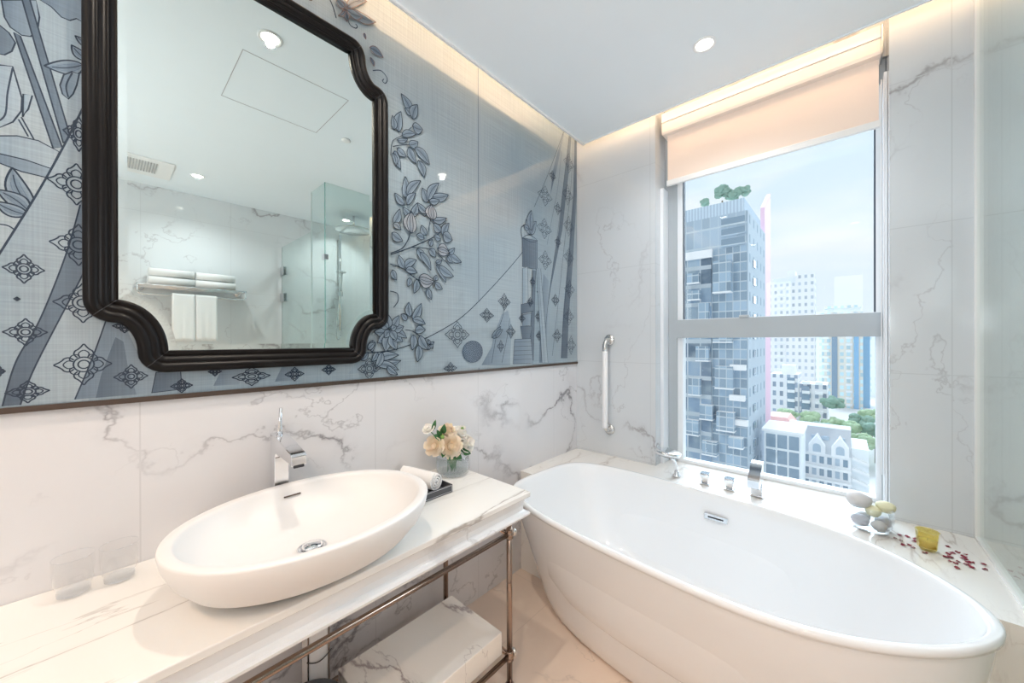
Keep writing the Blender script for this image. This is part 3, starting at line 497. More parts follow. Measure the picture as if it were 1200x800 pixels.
# ------------------------------------------------------------------ bathtub
def tub_ring(z, a, b, n, k=.012):
    n = n if isinstance(n, tuple) else (n + 1.0, max(1.9, n - 1.0))
    return superring(TCX, TCY, a, b, n, z, TROT, k * max(0, z / .61) ** 2, 120)
tb = MB(); R = []
nb = tub_dims(0)[2]; R += [tub_ring(.002, .64, .20, nb), tub_ring(.003, .675, .232, nb), tub_ring(.02, .69, .245, nb)]
for i in range(1, 9):
    z = .02 + .56 * i / 8; a, b, n = tub_dims(z); R.append(tub_ring(z, a, b, n))
a, b, n = .811, .417, (3.9, 1.9)
R[-1] = tub_ring(.580, a - .010, b - .010, n); R += [tub_ring(.588, a - .009, b - .009, n), tub_ring(.589, a + .001, b + .001, n), tub_ring(.600, a + .002, b + .002, n), tub_ring(.606, a, b, n), tub_ring(.610, a - .006, b - .006, n), tub_ring(.610, a - .016, b - .016, n),
      tub_ring(.606, a - .024, b - .024, n), tub_ring(.595, a - .030, b - .029, n), tub_ring(.56, a - .040, b - .034, n),
      tub_ring(.48, a - .065, b - .045, 2.9), tub_ring(.38, a - .105, b - .060, 2.8), tub_ring(.28, a - .155, b - .080, 2.7), tub_ring(.21, a - .20, b - .105, 2.6),
      tub_ring(.175, a - .235, b - .13, 2.5), tub_ring(.158, a - .28, b - .165, 2.4), tub_ring(.150, a - .36, b - .22, 2.2), tub_ring(.147, a - .55, b - .32, 2.0)]
tb.rings(R, True, True)
tub = tag(tb.build('bathtub', 'tub'), 'freestanding oval glossy white bathtub below the window', 'bathtub')
def back_inner(x, z):   # y of the tub's back inner wall
    for d, (zz, ia, ib, nn) in enumerate(((.56, .771, .383, 2.9), (.48, .746, .372, 2.9), (.38, .706, .357, 2.8))):
        if z >= zz - .05: break
    u = (x - TCX) / ia; yl = ib * max(0, 1 - abs(u) ** nn) ** (1 / nn)
    return TCY + yl + (x - TCX) * TROT
ov = MB(); cx, cz = .985, .505
yb = back_inner(cx, .50) - .004
def plate(mb, w, h, d0, d1, bev):
    mb.box((cx - w, yb - d1, cz - h), (cx + w, yb - d0, cz + h), bev)
plate(ov, .052, .0135, -.02, .006, .002); op = ov.build('overflow_plate', 'chrome', tub)
o2 = MB(); plate(o2, .034, .0035, .006, .0068, 0); o2.build('overflow_slot', 'black', op)

# bath tap set on the ledge
hs = thing('hand_shower', 'chrome hand shower with flat head on the tub ledge by the window', 'hand shower', (.735, 2.205, D_Z))
MB().lathe([(.020, 0), (.022, .003), (.022, .008), (.014, .014), (.013, .030), (.010, .034)], (.735, 2.205, D_Z + .001), 24).build('base', 'chrome', hs)
MB().tube([(.735, 2.205, .62), (.732, 2.2, .65), (.722, 2.185, .69), (.712, 2.165, .722)], .011, 14, rads=[.010, .012, .011, .012]).build('handle', 'chrome', hs)
hd = MB(); hd.lathe([(.0, -.010), (.040, -.010), (.060, -.006), (.064, 0), (.062, .008), (.045, .013), (.0, .014)], (0, 0, 0), 32)
ho = hd.build('head', 'chrome', hs)
ho.matrix_parent_inverse = Matrix.Translation(-hs.location) @ Matrix.Translation((.702, 2.15, .735)) @ Matrix.Rotation(.10, 4, 'Y') @ Matrix.Rotation(-.05, 4, 'X') @ Matrix.Scale(1.15, 4)
fp = MB(); fp.lathe([(.0, -.0135), (.050, -.0125), (.050, -.011), (.0, -.011)], (0, 0, 0), 32)
fo_ = fp.build('spray_face', 'grille', ho)
kn0 = None
for i, (kx, ky, lb) in enumerate(((.888, 2.2, 'square chrome tap knob next to the hand shower'), (1.005, 2.2, 'square chrome tap knob next to the bath spout'))):
    if i == 0:
        kn0 = thing('tap_knob', lb, 'tap', (kx, ky, D_Z), 'chrome tap knobs on the tub ledge')
        MB().box((kx - .026, ky - .026, D_Z + .001), (kx + .026, ky + .026, D_Z + .007), .002).build('base', 'chrome', kn0)
        q = MB(); q.rings([superring(kx, ky, s, s, 6, D_Z + z, 0, 0, 32) for s, z in ((.017, .007), (.017, .022), (.021, .030), (.024, .056), (.022, .060))])
        q.build('knob', 'chrome', kn0)
    else: copy_tree(kn0, (kx, ky, D_Z), 0, label=lb)
sp = thing('bath_spout', 'angular chrome bath spout standing on the tub ledge', 'spout', (1.127, 2.205, D_Z))
MB().box((1.098, 2.178, D_Z + .001), (1.156, 2.232, D_Z + .006), .002).build('base', 'chrome', sp)
s_ = MB(); s_.prism([(2.225, .596), (2.185, .596), (2.183, .695), (2.105, .655), (2.098, .658), (2.094, .695), (2.10, .703), (2.19, .757), (2.225, .762)], 'x', 1.101, 1.150)
s_.build('body', 'chrome', sp)

# ------------------------------------------------------------------ grab rail
gr = thing('grab_rail', 'vertical grab rail with white grip and curved steel ends on the marble wall', 'grab rail', (.285, Y_W, 1.07))
gx, gy = .262, Y_W - .065
def elbow(zc, s):
    m = MB(); pts = []
    for k in range(9):
        a = PI / 2 * k / 8; r = .045
        pts.append((gx + .028 * (1 - math.cos(a)) * 0, gy + r * (1 - math.cos(a)), zc + s * r * math.sin(a)))
    pts = [(gx, gy, zc - s * .05)] + pts + [(gx, Y_W - .012, zc + s * .045)]
    m.tube(pts, .0165, 18)
    m.lathe([(.037, -.001), (.037, -.006), (.030, -.012), (.017, -.014)], (gx, Y_W, zc + s * .045), 28, 'y')
    return m
elbow(1.335, 1).build('elbow', 'steel', gr); elbow(.815, -1).build('elbow', 'steel', gr)
MB().lathe([(.0165, .77 + .02), (.0185, .795), (.0185, 1.30), (.0165, 1.303)], (gx, gy, 0), 24).build('grip', 'plastw', gr)

# ------------------------------------------------------------------ washstand
YV = 1.150
vs_ = thing('vanity_washstand', 'white marble topped washstand on bronze tube legs along the left wall', 'washstand', (.25, .4, 0))
YL = -1.0
MB().box((.0015, YL, .744), (.508, YV + .003, .764), .003).build('countertop', 'counter', vs_)
ap = MB()
prof2 = [(.495, .7435), (.492, .735), (.488, .71), (.488, .692), (.494, .688), (.505, .686), (.509, .680), (.507, .672), (.498, .668), (.492, .660), (.470, .660), (.470, .7435)]
def sweep_L(prof, m):
    a = [(x, YL, z) for x, z in prof]; b = [(x, YV - .508 + x, z) for x, z in prof]; c = [(.002, YV - .508 + x, z) for x, z in prof]
    m.rings([a, b, c], True, True, False)
sweep_L(prof2, ap); ap.build('moulded_apron', 'apron', vs_)
MB().box((.01, YL + .02, .70), (.468, YV - .045, .742)).build('underside_panel', 'trimw', vs_)
def post(x, y):
    m = MB(); r = .0115
    m.tube([(x, y, .001), (x, y, .659)], r, 20)
    for z in (.120, .606): m.lathe([(.0115, -.020), (.016, -.016), (.0125, -.010), (.017, -.004), (.019, 0), (.017, .004), (.0125, .010), (.016, .016), (.0115, .020)], (x, y, z), 24)
    m.lathe([(.016, 0), (.018, .006), (.013, .012)], (x, y, .001), 20)
    return m
for x, y in ((.460, 1.077), (.050, 1.077), (.460, -.93), (.050, -.93)): 
    lg = post(x, y).build('leg', 'bronze', vs_)
    if x > .4:
        s = 1 if y > 0 else -1
        for z in (.606, .120): MB().lathe([(.006, 0), (.014, .004), (.017, .012), (.012, .019), (.002, .021)], (x, y + (.012 if s > 0 else -.033), z), 20, 'y').build('finial', 'steel', lg)
for x in (.460, .050):
    for z in (.606, .120): MB().tube([(x, -.915, z), (x, 1.062, z)], .0095, 16).build('rail', 'bronze', vs_)
for y in (1.077, -.93):
    for z in (.606, .120): MB().tube([(.065, y, z), (.445, y, z)], .0095, 16).build('cross_rail', 'bronze', vs_)
MB().tube([(.065, .53, .120), (.445, .53, .120)], .008, 12).build('shelf_support', 'bronze', vs_)
bx = MB(); bx.box((.128, .545, .1325), (.445, 1.050, .222), .003); tag(bx.build('marble_shelf_box', 'box'), 'white marble box shelf resting on the lower bronze rails under the washstand', 'shelf')
wb = thing('waste_bin', 'dark bin standing on the floor beside the marble shelf', 'bin', (.22, .41, 0))  # bin shape added in place of a dark panel
b1 = MB(); b1.lathe([(.085, .001), (.105, .235), (.107, .24), (.103, .24), (.084, .01)], (.22, .41, 0), 36); b1.build('body', 'leather', wb)
pp = thing('drain_pipe', 'white square waste pipe cover running down the wall under the washstand', 'pipe', (.08, .48, 0))
MB().box((.045, .455, .001), (.110, .520, .699), .006).build('pipe_cover', 'plastw', pp)
k_ = MB()
for (yy) in (.4525, .5195): k_.box((.108, yy, .001), (.114, yy + .003, .699))
k_.build('gold_edge', 'bronze', pp)
ct = MB(); ct.tube([(.118, .448 + .08 * t, .30 + .02 * math.sin(PI * t) * -1) for t in [i / 8 for i in range(9)]], .0018, 6); ct.build('cable_tie', 'black', pp)
cb = MB(); cb.tube([(.02, .10 + .34 * t, .52 - .14 * t + .03 * math.sin(5 * t)) for t in [i / 20 for i in range(21)]], .004, 8)
tag(cb.build('flexible_hose', 'steel'), 'thin braided hose along the tiled wall under the basin', 'hose')

# ------------------------------------------------------------------ basin
BX, BY = .348, .395
bs = MB()
def br(z, a, b, dx=0): return superring(BX + dx, BY, a, b, 2.06, z, 0, 0, 96)
bs.rings([br(.765, .138, .190, -.03), br(.766, .154, .208, -.026), br(.775, .176, .236, -.018), br(.80, .207, .272, -.008), br(.84, .236, .303, -.002), br(.88, .252, .320), br(.904, .256, .325), br(.909, .255, .324), br(.911, .252, .321),
          br(.911, .234, .301), br(.909, .230, .297), br(.900, .227, .294), br(.885, .222, .288), br(.86, .207, .270), br(.835, .180, .238), br(.815, .140, .190), br(.803, .09, .13), br(.799, .05, .07), br(.798, .02, .03)], True, True)
basin = tag(bs.build('vessel_basin', 'basin'), 'white oval vessel basin sitting on the marble countertop', 'basin')
sl = MB(); sl.box((.133, BY - .018, .8785), (.1365, BY + .030, .8825), .0005)
slo = sl.build('overflow_slot', 'bronzed', basin)
dr_ = MB(); dr_.lathe([(.0, 0), (.036, 0), (.038, .002), (.036, .004), (.030, .004), (.029, .001)], (BX, BY - .01, .799), 32, cap0=True, cap1=True)
do = dr_.build('drain_ring', 'chrome', basin)
d2 = MB(); d2.lathe([(.026, .0), (.026, .006), (.020, .010), (.0, .012)], (BX, BY - .01, .801), 32); d2.build('drain_plug', 'chrome', do)

fc = thing('basin_faucet', 'tall square chrome faucet with upright lever behind the white basin', 'faucet', (.056, .385, .764))
fcy = .386
fb = MB(); fb.prism([(.034, .766), (.080, .766), (.082, .995), (.090, 1.012), (.232, 1.008), (.238, 1.002), (.242, 1.004), (.243, 1.032), (.238, 1.038), (.09, 1.066), (.034, 1.070)], 'y', fcy - .021, fcy + .021)
bm_ = fb.build('body', 'chrome', fc)
bb = bm_.modifiers.new('bevel', 'BEVEL'); bb.width = .0025; bb.segments = 2; bb.limit_method = 'ANGLE'
MB().box((.236, fcy - .014, .998), (.2445, fcy + .014, 1.006), .001).build('aerator', 'black', fc)
MB().tube([(.060, fcy, 1.066), (.060, fcy, 1.085), (.062, fcy, 1.10), (.070, fcy + .001, 1.155)], .006, 14, rads=[.010, .0095, .006, .0045]).build('lever', 'chrome', fc)
MB().lathe([(.030, 0), (.031, .002), (.028, .004)], (.057, fcy, .7645), 28).build('base_ring', 'chrome', fc)

# ------------------------------------------------------------------ counter items
def tumbler(x, y, lb, first=None):
    t = thing('glass_tumbler', lb, 'glass', (x, y, .764), 'clear tumblers at the left of the basin')
    m = MB(); m.lathe([(.026, .012), (.0335, .030), (.0360, .060), (.0355, .090)], (x, y, .765), 40, cap0=False, cap1=False); m.build('bowl', 'tumbler', t)
    m = MB(); m.lathe([(.0345, .0895), (.0350, .0915), (.0360, .0915), (.0360, .0895)], (x, y, .765), 40, cap0=False, cap1=False); m.build('rim', 'tumblerb', t)
    m = MB(); m.lathe([(.0, .0005), (.024, .0005), (.029, .004), (.0275, .012), (.026, .0125), (.0, .013)], (x, y, .765), 40, cap0=False, cap1=False); m.build('thick_base', 'tumblerb', t)
    return t
tumbler(.062, -.054, 'clear glass tumbler standing furthest from the white basin'); tumbler(.066, .022, 'clear glass tumbler standing nearest the white basin')

tr = thing('leather_tray', 'small dark leather tray with white stitching holding a rolled towel', 'tray', (.19, .86, .764))
MB().box((.10, .775, .7655), (.276, .938, .770)).build('tray_floor', 'leather', tr)
for a_, b_ in (((.272, .775), (.277, .938)), ((.099, .775), (.104, .938)), ((.104, .933), (.272, .938)), ((.104, .775), (.272, .780))):
    MB().box((*a_, .7655), (*b_, .797), .001).build('tray_side', 'leather', tr)
st = MB()
for z in (.770, .793): st.box((.2772, .779, z), (.2778, .934, z + .001)); 
st.box((.2772, .933, .770), (.2778, .934, .794)); st.box((.108, .9382, .793), (.268, .9388, .794)); st.box((.108, .9382, .770), (.268, .9388, .771))
st.build('stitching', 'stitch', tr)

def roll_towel(name, p0, p1, r, lb, cat='towel', turns=3.2):
    p0, p1 = Vector(p0), Vector(p1); ax = (p1 - p0).normalized(); u = ax.cross(Vector((0, 0, 1))).normalized(); v = u.cross(ax)
    prof = []; N = 100
    for i in range(N + 1):
        t = i / N; a = t * turns * 2 * PI; rr = r * (.18 + .82 * t); prof.append((a, rr))
    inner = [(a, rr - r * .17) for a, rr in prof]
    loop = prof + inner[::-1]; rs = []
    for k in range(9):
        s = k / 8; c = p0 + (p1 - p0) * s; e = 1 - .06 * (abs(2 * s - 1) ** 8)
        rs.append([c + (u * math.cos(a) + v * math.sin(a)) * rr * e * (1 + .015 * math.sin(7 * s + a)) for a, rr in loop])
    m = MB(); n = len(loop); vs = [p for q in rs for p in q]; fs = []
    for i in range(8):
        for j in range(n): fs.append((i * n + j, i * n + (j + 1) % n, (i + 1) * n + (j + 1) % n, (i + 1) * n + j))
    m.add(vs, fs, True)
    for i in (0, 8):
        m.add(rs[i], [(j, j + 1, n - 2 - j, n - 1 - j) for j in range(N)])
    return tag(m.build(name, 'towel', recalc=True), lb, cat)
roll_towel('rolled_towel', (.065, .855, .812), (.240, .888, .812), .040, 'small white towel rolled up in the dark leather tray')

va = thing('glass_vase', 'frosted glass vase of roses near the end of the marble countertop', 'vase', (.108, 1.068, .764))
m = MB(); m.lathe([(.0, .001), (.058, .001), (.071, .009), (.076, .026), (.076, .060), (.073, .084), (.071, .084), (.074, .060), (.073, .028), (.066, .013), (.0, .009)], (.112, 1.072, .7645), 40, cap0=False, cap1=False)
m.build('bowl', 'vglass', va)
def rose_mesh(m, c, axis, r, layers=5, seed=0, openv=1.0):
    rnd = random.Random(seed); ax = Vector(axis).normalized(); q = ax.to_track_quat('Z', 'Y').to_matrix()
    c = Vector(c)
    m.ico(c - ax * r * .15, (r * .5, r * .5, r * .5), 2)
    for L in range(layers):
        f = (L + 1) / layers; n = 3 + L; rad = r * (.22 + .78 * f); tilt = .15 + .75 * f * openv
        for k in range(n):
            a0 = 2 * PI * (k + .37 * L) / n + rnd.uniform(-.1, .1); hw = PI / n * 1.25; G = []; K = 6
            for i in range(K + 1):
                s = i / K
                for j in range(K + 1):
                    t = (j / K - .5) * 2; a = a0 + t * hw * (.55 + .45 * math.sin(PI * min(1, s * .9 + .1)))
                    rr = rad * (.25 + .75 * math.sin(s * PI / 2) ** .8 * (1 if s < .8 else 1 + (s - .8) * 1.1 * f))
                    h = -r * .55 * f + r * (1.05 - .55 * f) * (s ** .9) * 1.15 + (-.10 * r * t * t * s) - (r * .22 * f * max(0, s - .75) * 4 * .35)
                    G.append(c + q @ Vector((rr * math.cos(a), rr * math.sin(a), h)))
            m.add(G, [(i * (K + 1) + j, i * (K + 1) + j + 1, (i + 1) * (K + 1) + j + 1, (i + 1) * (K + 1) + j) for i in range(K) for j in range(K)], True)
def leaf_mesh(m, b, t, w, up=(1, 0, .3), fold=.2):
    b, t = Vector(b), Vector(t); d = t - b; n_ = d.cross(Vector(up)).normalized(); u = n_.cross(d).normalized(); K = 8; vs = []
    for i in range(K + 1):
        s = i / K; ww = w * math.sin(PI * s ** .85) ** .8 if 0 < s < 1 else 0; c = b + d * s + u * (.12 * d.length * math.sin(PI * s))
        vs += [c - n_ * ww / 2 - u * ww * -fold, c, c + n_ * ww / 2 + u * ww * fold]
    m.add(vs, [(3 * i + j, 3 * i + j + 1, 3 * i + 4 + j, 3 * i + 3 + j) for i in range(K) for j in (0, 1)], True)
VC = Vector((.108, 1.068, .79))
roses = [((.135, 1.040, .902), (.9, -.45, .35), .050, 'rosec', 'open peach rose at the front centre of the vase', 6),
         ((.105, .972, .912), (.6, -.7, .3), .041, 'rosec', 'peach rose on the left side of the bouquet', 5),
         ((.125, 1.138, .890), (.8, .1, .35), .047, 'rosew', 'ivory rose low on the right side of the bouquet', 5),
         ((.095, 1.055, .962), (.5, -.1, .9), .039, 'rosec', 'pale peach rose at the top middle of the bouquet', 5),
         ((.105, 1.118, .945), (.6, .2, .8), .038, 'rosew', 'white flower with a green heart at the upper right of the bouquet', 4),
         ((.090, .952, .990), (.2, -.6, .8), .025, 'rosew', 'small cream rosebud sticking up at the upper left of the bouquet', 3)]
for i, (c, ax, r, mt, lb, ly) in enumerate(roses):
    c = Vector(c); axv = Vector(ax).normalized()
    t = thing('rose', lb, 'flower', tuple(c), 'roses in the frosted vase')
    m = MB(); rose_mesh(m, c, axv, r, ly, i + 3); m.build('bloom', mt, t, recalc=False)
    m = MB(); e = c - axv * r * .5; f0 = Vector((.108 + .02 * math.cos(i * 1.1), 1.068 + .02 * math.sin(i * 1.1), .778)); mid = Vector((.108 + .022 * math.cos(i * 1.1 + .5), 1.068 + .022 * math.sin(i * 1.1 + .5), .845))
    m.tube([f0, mid, (mid + e) / 2 + Vector((0, 0, .006)), e], .0022, 8); m.build('stem', 'leaf', t)
    if i == 4: MB().ico(c + axv * r * .62, (.008, .008, .008), 1).build('green_heart', 'leafl', t)
    m = MB()
    base = (mid + e) / 2
    if i == 0:
        leaf_mesh(m, (.135, 1.05, .865), (.160, 1.030, .800), .036, (1, -.6, .2)); leaf_mesh(m, (.13, 1.06, .87), (.165, 1.082, .83), .034, (1, -.6, .2))
    elif i == 2: leaf_mesh(m, (.12, 1.10, .865), (.15, 1.15, .845), .026, (1, -.6, .2)); leaf_mesh(m, (.12, 1.10, .865), (.125, 1.185, .862), .022, (1, -.6, .2))
    elif i == 1: leaf_mesh(m, (.12, 1.01, .875), (.14, .99, .862), .020, (1, -.6, .2)); leaf_mesh(m, (.10, 1.0, .9), (.13, 1.045, .858), .024, (1, -.6, .2))
    elif i == 3: leaf_mesh(m, (.10, 1.02, .955), (.125, 1.015, 1.005), .028, (1, -.6, .2)); leaf_mesh(m, (.10, 1.01, .945), (.12, .975, .985), .022, (1, -.6, .2))
    elif i == 5: leaf_mesh(m, (.10, .985, .955), (.12, 1.0, .93), .022, (1, -.6, .2)); leaf_mesh(m, (.095, .97, .975), (.10, .985, 1.025), .018, (1, -.6, .2)); leaf_mesh(m, (.10, .98, .96), (.13, .965, .95), .016, (1, -.6, .2))
    else: leaf_mesh(m, (.11, 1.09, .93), (.13, 1.08, .90), .020, (1, -.6, .2))
    if m.v: m.build('leaves', 'leaf', t)
m = MB(); m.ico((.115, 1.008, .945), (.011, .011, .012), 2); tag(m.build('green_bud', 'leafl'), 'round green bud between the roses', 'flower bud')

# ------------------------------------------------------------------ ledge items
gb = thing('glass_bowl', 'clear glass bowl of pebbles on the ledge at the window end', 'bowl', (1.535, 2.13, D_Z))
m = MB(); m.lathe([(.0, .001), (.045, .001), (.058, .008), (.067, .030), (.070, .060), (.067, .090), (.064, .100), (.0625, .100), (.0655, .088), (.068, .060), (.065, .032), (.056, .012), (.0, .009)], (1.535, 2.13, D_Z), 44, cap0=False, cap1=False); m.build('bowl_wall', 'bowl', gb)
peb = [(1.500, 2.112, .626, .030, 'stone2', 'lilac grey pebble low at the left in the glass bowl'), (1.556, 2.098, .622, .026, 'stone', 'grey pebble low at the front in the glass bowl'),
       (1.570, 2.150, .624, .028, 'stone2', 'lilac grey pebble low at the right in the glass bowl'), (1.512, 2.164, .624, .025, 'stone', 'grey pebble low at the back in the glass bowl'),
       (1.540, 2.128, .668, .028, 'stone3', 'pale cream pebble in the middle of the glass bowl'), (1.498, 2.128, .702, .041, 'stone', 'big pale grey pebble on top of the pile in the bowl'),
       (1.577, 2.146, .690, .031, 'stone3', 'yellow cream pebble resting at the bowl rim')]
for i, (x, y, z, r, mt, lb) in enumerate(peb):
    m = MB(); rn = random.Random(i); a = rn.random() * 6
    m.ico((x, y, z), (r * .95, r, r * .78), 3, lambda q: 1 + .05 * math.sin(3 * q.x + a) + .04 * math.sin(4 * q.y + a * 2) + .03 * math.sin(5 * q.z))
    tag(m.build('pebble', mt), lb, 'pebble', 'pebbles in the glass bowl')
cg = thing('candle_glass', 'amber glass candle holder on the ledge among red petals', 'candle holder', (1.682, 2.058, D_Z))
m = MB(); m.lathe([(.0, .002), (.021, .002), (.027, .010), (.032, .068), (.0335, .072), (.031, .072), (.0295, .066), (.0245, .014), (.0, .008)], (1.682, 2.058, D_Z), 10, cap0=False, cap1=False, smooth=False); m.build('faceted_cup', 'amber', cg)
m = MB(); m.lathe([(.0, .010), (.022, .010), (.025, .035), (.0, .036)], (1.682, 2.058, D_Z), 20, cap0=False, cap1=False); wx = m.build('wax', 'wax', cg)
MB().tube([(1.682, 2.058, D_Z + .034), (1.683, 2.058, D_Z + .044)], .001, 6).build('wick', 'black', wx)
rn = random.Random(11); done = []
k = 0
while k < 30:
    r_ = rn.random()
    if r_ < .25: x, y = rn.uniform(1.60, 1.66), rn.uniform(2.03, 2.14)
    else: x, y = rn.gauss(1.745, .035), rn.gauss(2.055, .045)
    u = (x - TCX) / .785
    if x > 1.82 or y > 2.2 or math.dist((x, y), (1.682, 2.058)) < .04 or any(math.dist((x, y), q) < .012 for q in done): continue
    if abs(u) < 1 and y < TCY + .41 * (1 - abs(u) ** 3) ** (1 / 3) + .01: continue
    done.append((x, y)); s = rn.uniform(.006, .011); a = rn.random() * 6.28; m = MB(); vs = [(x, y, D_Z + .0035)]
    for j in range(8):
        t = 2 * PI * j / 8; rr = s * (1 if j % 4 else .8) * (1.3 if j in (0, 4) else .8)
        vs.append((x + rr * math.cos(t + a), y + rr * math.sin(t + a), D_Z + .0015 + .003 * (j % 3) * .6))
    m.add(vs, [(0, j, j % 8 + 1) for j in range(1, 9)], True)
    tag(m.build('rose_petal', 'petal'), 'dark red rose petal scattered on the marble ledge near the candle glass', 'petal', 'red petals on the ledge'); k += 1

# ------------------------------------------------------------------ shower enclosure
GX, GY = 1.84, 1.25
gA = thing('shower_screen', 'fixed green tinted glass screen beside the bathtub reaching the ceiling', 'glass screen', (GX, 1.8, 0))
m = MB(); m.prism([(GY, .003), (D_Y - .002, .003), (D_Y - .002, D_Z + .002), (Y_W - .002, D_Z + .002), (Y_W - .002, Z_C - .001), (GY, Z_C - .001)], 'x', GX, GX + .010); m.build('pane', 'sglass', gA)
MB().box((GX - .0005, GY - .0025, .003), (GX + .0105, GY - .0005, Z_C - .001)).build('pane_edge', 'gedge', gA)
m = MB(); m.box((GX - .006, Y_W - .014, D_Z + .001), (GX + .016, Y_W - .001, Z_C - .002)); m.box((GX - .006, D_Y, D_Z + .0008), (GX + .016, Y_W - .014, D_Z + .010)); m.build('edge_channel', 'trimw', gA)
gB = thing('shower_side_panel', 'narrow green tinted glass panel at the corner of the shower', 'glass screen', (2.0, GY, 0))
MB().box((GX + .012, GY - .001, .003), (2.160, GY + .009, Z_C - .001)).build('pane', 'sglass', gB)
MB().box((2.1605, GY - .001, .003), (2.1625, GY + .009, Z_C - .001)).build('pane_edge', 'trimw', gB)
MB().box((GX - .012, GY - .014, 2.07), (GX + .045, GY + .022, 2.115), .003).build('corner_clamp', 'chrome', gB)
dr = thing('shower_door', 'green tinted glass shower door hinged on the marble wall', 'shower door', (2.6, GY, 0))
MB().box((2.168, GY - .001, .012), (2.990, GY + .009, 2.37)).build('pane', 'sglass', dr)
for z in (2.115, 1.84, .30):
    h = MB(); h.box((2.90, GY - .012, z - .045), (3.017, GY - .0015, z + .045), .003); h.box((2.90, GY + .0095, z - .045), (3.017, GY + .020, z + .045), .003)
    h.build('hinge', 'chrome', dr)
MB().box((2.992, GY, .012), (3.0, GY + .008, 2.37)).build('seal_strip', 'grille', dr)
sc = thing('shower_column', 'chrome shower rail with hand shower on the shower wall', 'shower rail', (2.95, 1.84, 1.5))
MB().tube([(2.955, 1.84, 1.50), (2.955, 1.84, 2.62)], .014, 16).build('rail', 'chrome', sc)
for z in (1.56, 2.56): MB().tube([(2.955, 1.84, z), (3.018, 1.84, z)], .013, 14).build('bracket', 'chrome', sc)
hh = MB(); hh.tube([(2.94, 1.84, 1.95), (2.91, 1.83, 2.05), (2.87, 1.82, 2.16)], .014, 14); ho2 = hh.build('hand_shower', 'plastw', sc)
m = MB(); m.lathe([(0, 0), (.05, 0), (.055, .012), (.03, .025), (0, .028)], (2.86, 1.815, 2.16), 28); m.build('head', 'chrome', ho2)
MB().box((2.925, 1.815, 1.90), (2.975, 1.865, 1.96), .006).build('slider', 'chrome', sc)
MB().tube([(2.94 - .05 * math.sin(PI * t), 1.84 - .07 * math.sin(PI * t), 1.95 - .75 * math.sin(PI * t * .5) + .25 * t * t) for t in [i / 20 for i in range(21)]], .006, 8).build('hose', 'steel', sc)
rh = thing('rain_shower', 'large round chrome rain shower head hanging from the ceiling', 'shower head', (2.51, 1.80, 2.57))
m = MB(); m.lathe([(0, -.006), (.175, -.006), (.185, .0), (.175, .010), (.06, .020), (.02, .035), (0, .036)], (2.51, 1.80, 2.57), 48); m.build('head', 'steel', rh)
m = MB(); m.tube([(2.51, 1.80, 2.60), (2.51, 1.80, 2.726)], .010, 14); m.build('arm', 'chrome', rh)

# ------------------------------------------------------------------ towel rack on the opposite wall
rk = thing('towel_rack', 'chrome wall rack holding folded towels with a hanging bar below', 'towel rack', (2.88, .55, 1.85))
RX0, RX1, RY0, RY1, RZ = 2.79, 2.995, .17, .89, 1.845
for x in (RX0, RX0 + .07, RX0 + .14, RX1): MB().tube([(x, RY0, RZ), (x, RY1, RZ)], .008, 12).build('bar', 'chrome', rk)
for y in (RY0, RY1): MB().tube([(RX0, y, RZ), (3.0, y, RZ)], .010, 12).build('side_arm', 'chrome', rk)
for y in (RY0 + .02, RY1 - .02):
    m = MB(); m.lathe([(.032, -.001), (.032, -.008), (.016, -.014), (.014, -.03)], (3.02, y, RZ), 24, 'x'); m.build('wall_mount', 'chrome', rk)
pts = [(RX0, RY0, RZ), (RX0, RY0, RZ - .06), (RX0, RY0 + .015, RZ - .078), (RX0, RY1 - .015, RZ - .078), (RX0, RY1, RZ - .06), (RX0, RY1, RZ)]
MB().tube(pts, .006, 10).build('hanging_bar', 'chrome', rk)
def fold(name, a, b, lb, layers=3):
    m = MB(); x0, y0_, z0_ = a; x1, y1_, z1_ = b; h = (z1_ - z0_) / layers
    for k in range(layers):
        N = 14; pr = []
        for j in range(N):
            t = 2 * PI * j / N; pr.append(((x0 + x1) / 2 + (x1 - x0) / 2 * math.copysign(abs(math.cos(t)) ** .35, math.cos(t)), z0_ + h * (k + .5) + h / 2 * math.copysign(abs(math.sin(t)) ** .6, math.sin(t))))
        m.rings([[(x, y, z) for x, z in pr] for y in (y0_ + .004 * (k % 2), (y0_ + y1_) / 2, y1_ - .004 * (k % 2))])
    return tag(m.build(name, 'towel'), lb, 'towel', 'folded towels on the rack')
fold('folded_towel', (2.785, .235, RZ + .009), (3.0, .525, RZ + .145), 'folded white bath towel on the rack, farther from the shower door', 2)
fold('folded_towel', (2.785, .530, RZ + .009), (3.0, .815, RZ + .145), 'folded white bath towel on the rack, nearer the shower door', 2)
def hang(ya, yb, z0_, z1_, lb):
    m = MB(); th = .007; pr = []
    xo = RX0; top = RZ - .078
    def side(x): return [(x + .003 * math.sin(8 * s), s) for s in [z0_ + (top - z0_) * i / 12 for i in range(13)]]
    out = side(xo - .016) + [(xo - .012, top + .014), (xo, top + .019), (xo + .012, top + .014)] + side(xo + .016)[::-1]
    inn = [(x + (.007 if i < 14 else -.007) if abs(x - xo) > .002 else x, z - (.007 if z > top else 0)) for i, (x, z) in enumerate(out)]
    loop = out + inn[::-1]; K = 10
    rs = [[(x + .004 * math.sin(6 * k / K * PI) * (1 - min(1, max(0, (z - z0_) / (top - z0_)))), ya + (yb - ya) * k / K, z) for x, z in loop] for k in range(K + 1)]
    m.rings(rs)
    t = tag(m.build('hanging_towel', 'towel'), lb, 'towel', 'white towels hanging on the rack'); return t
hang(.375, .522, 1.38, 0, 'white hand towel hanging on the rack bar on the side away from the shower door'); hang(.528, .675, 1.38, 0, 'white hand towel hanging on the rack bar on the side toward the shower door')

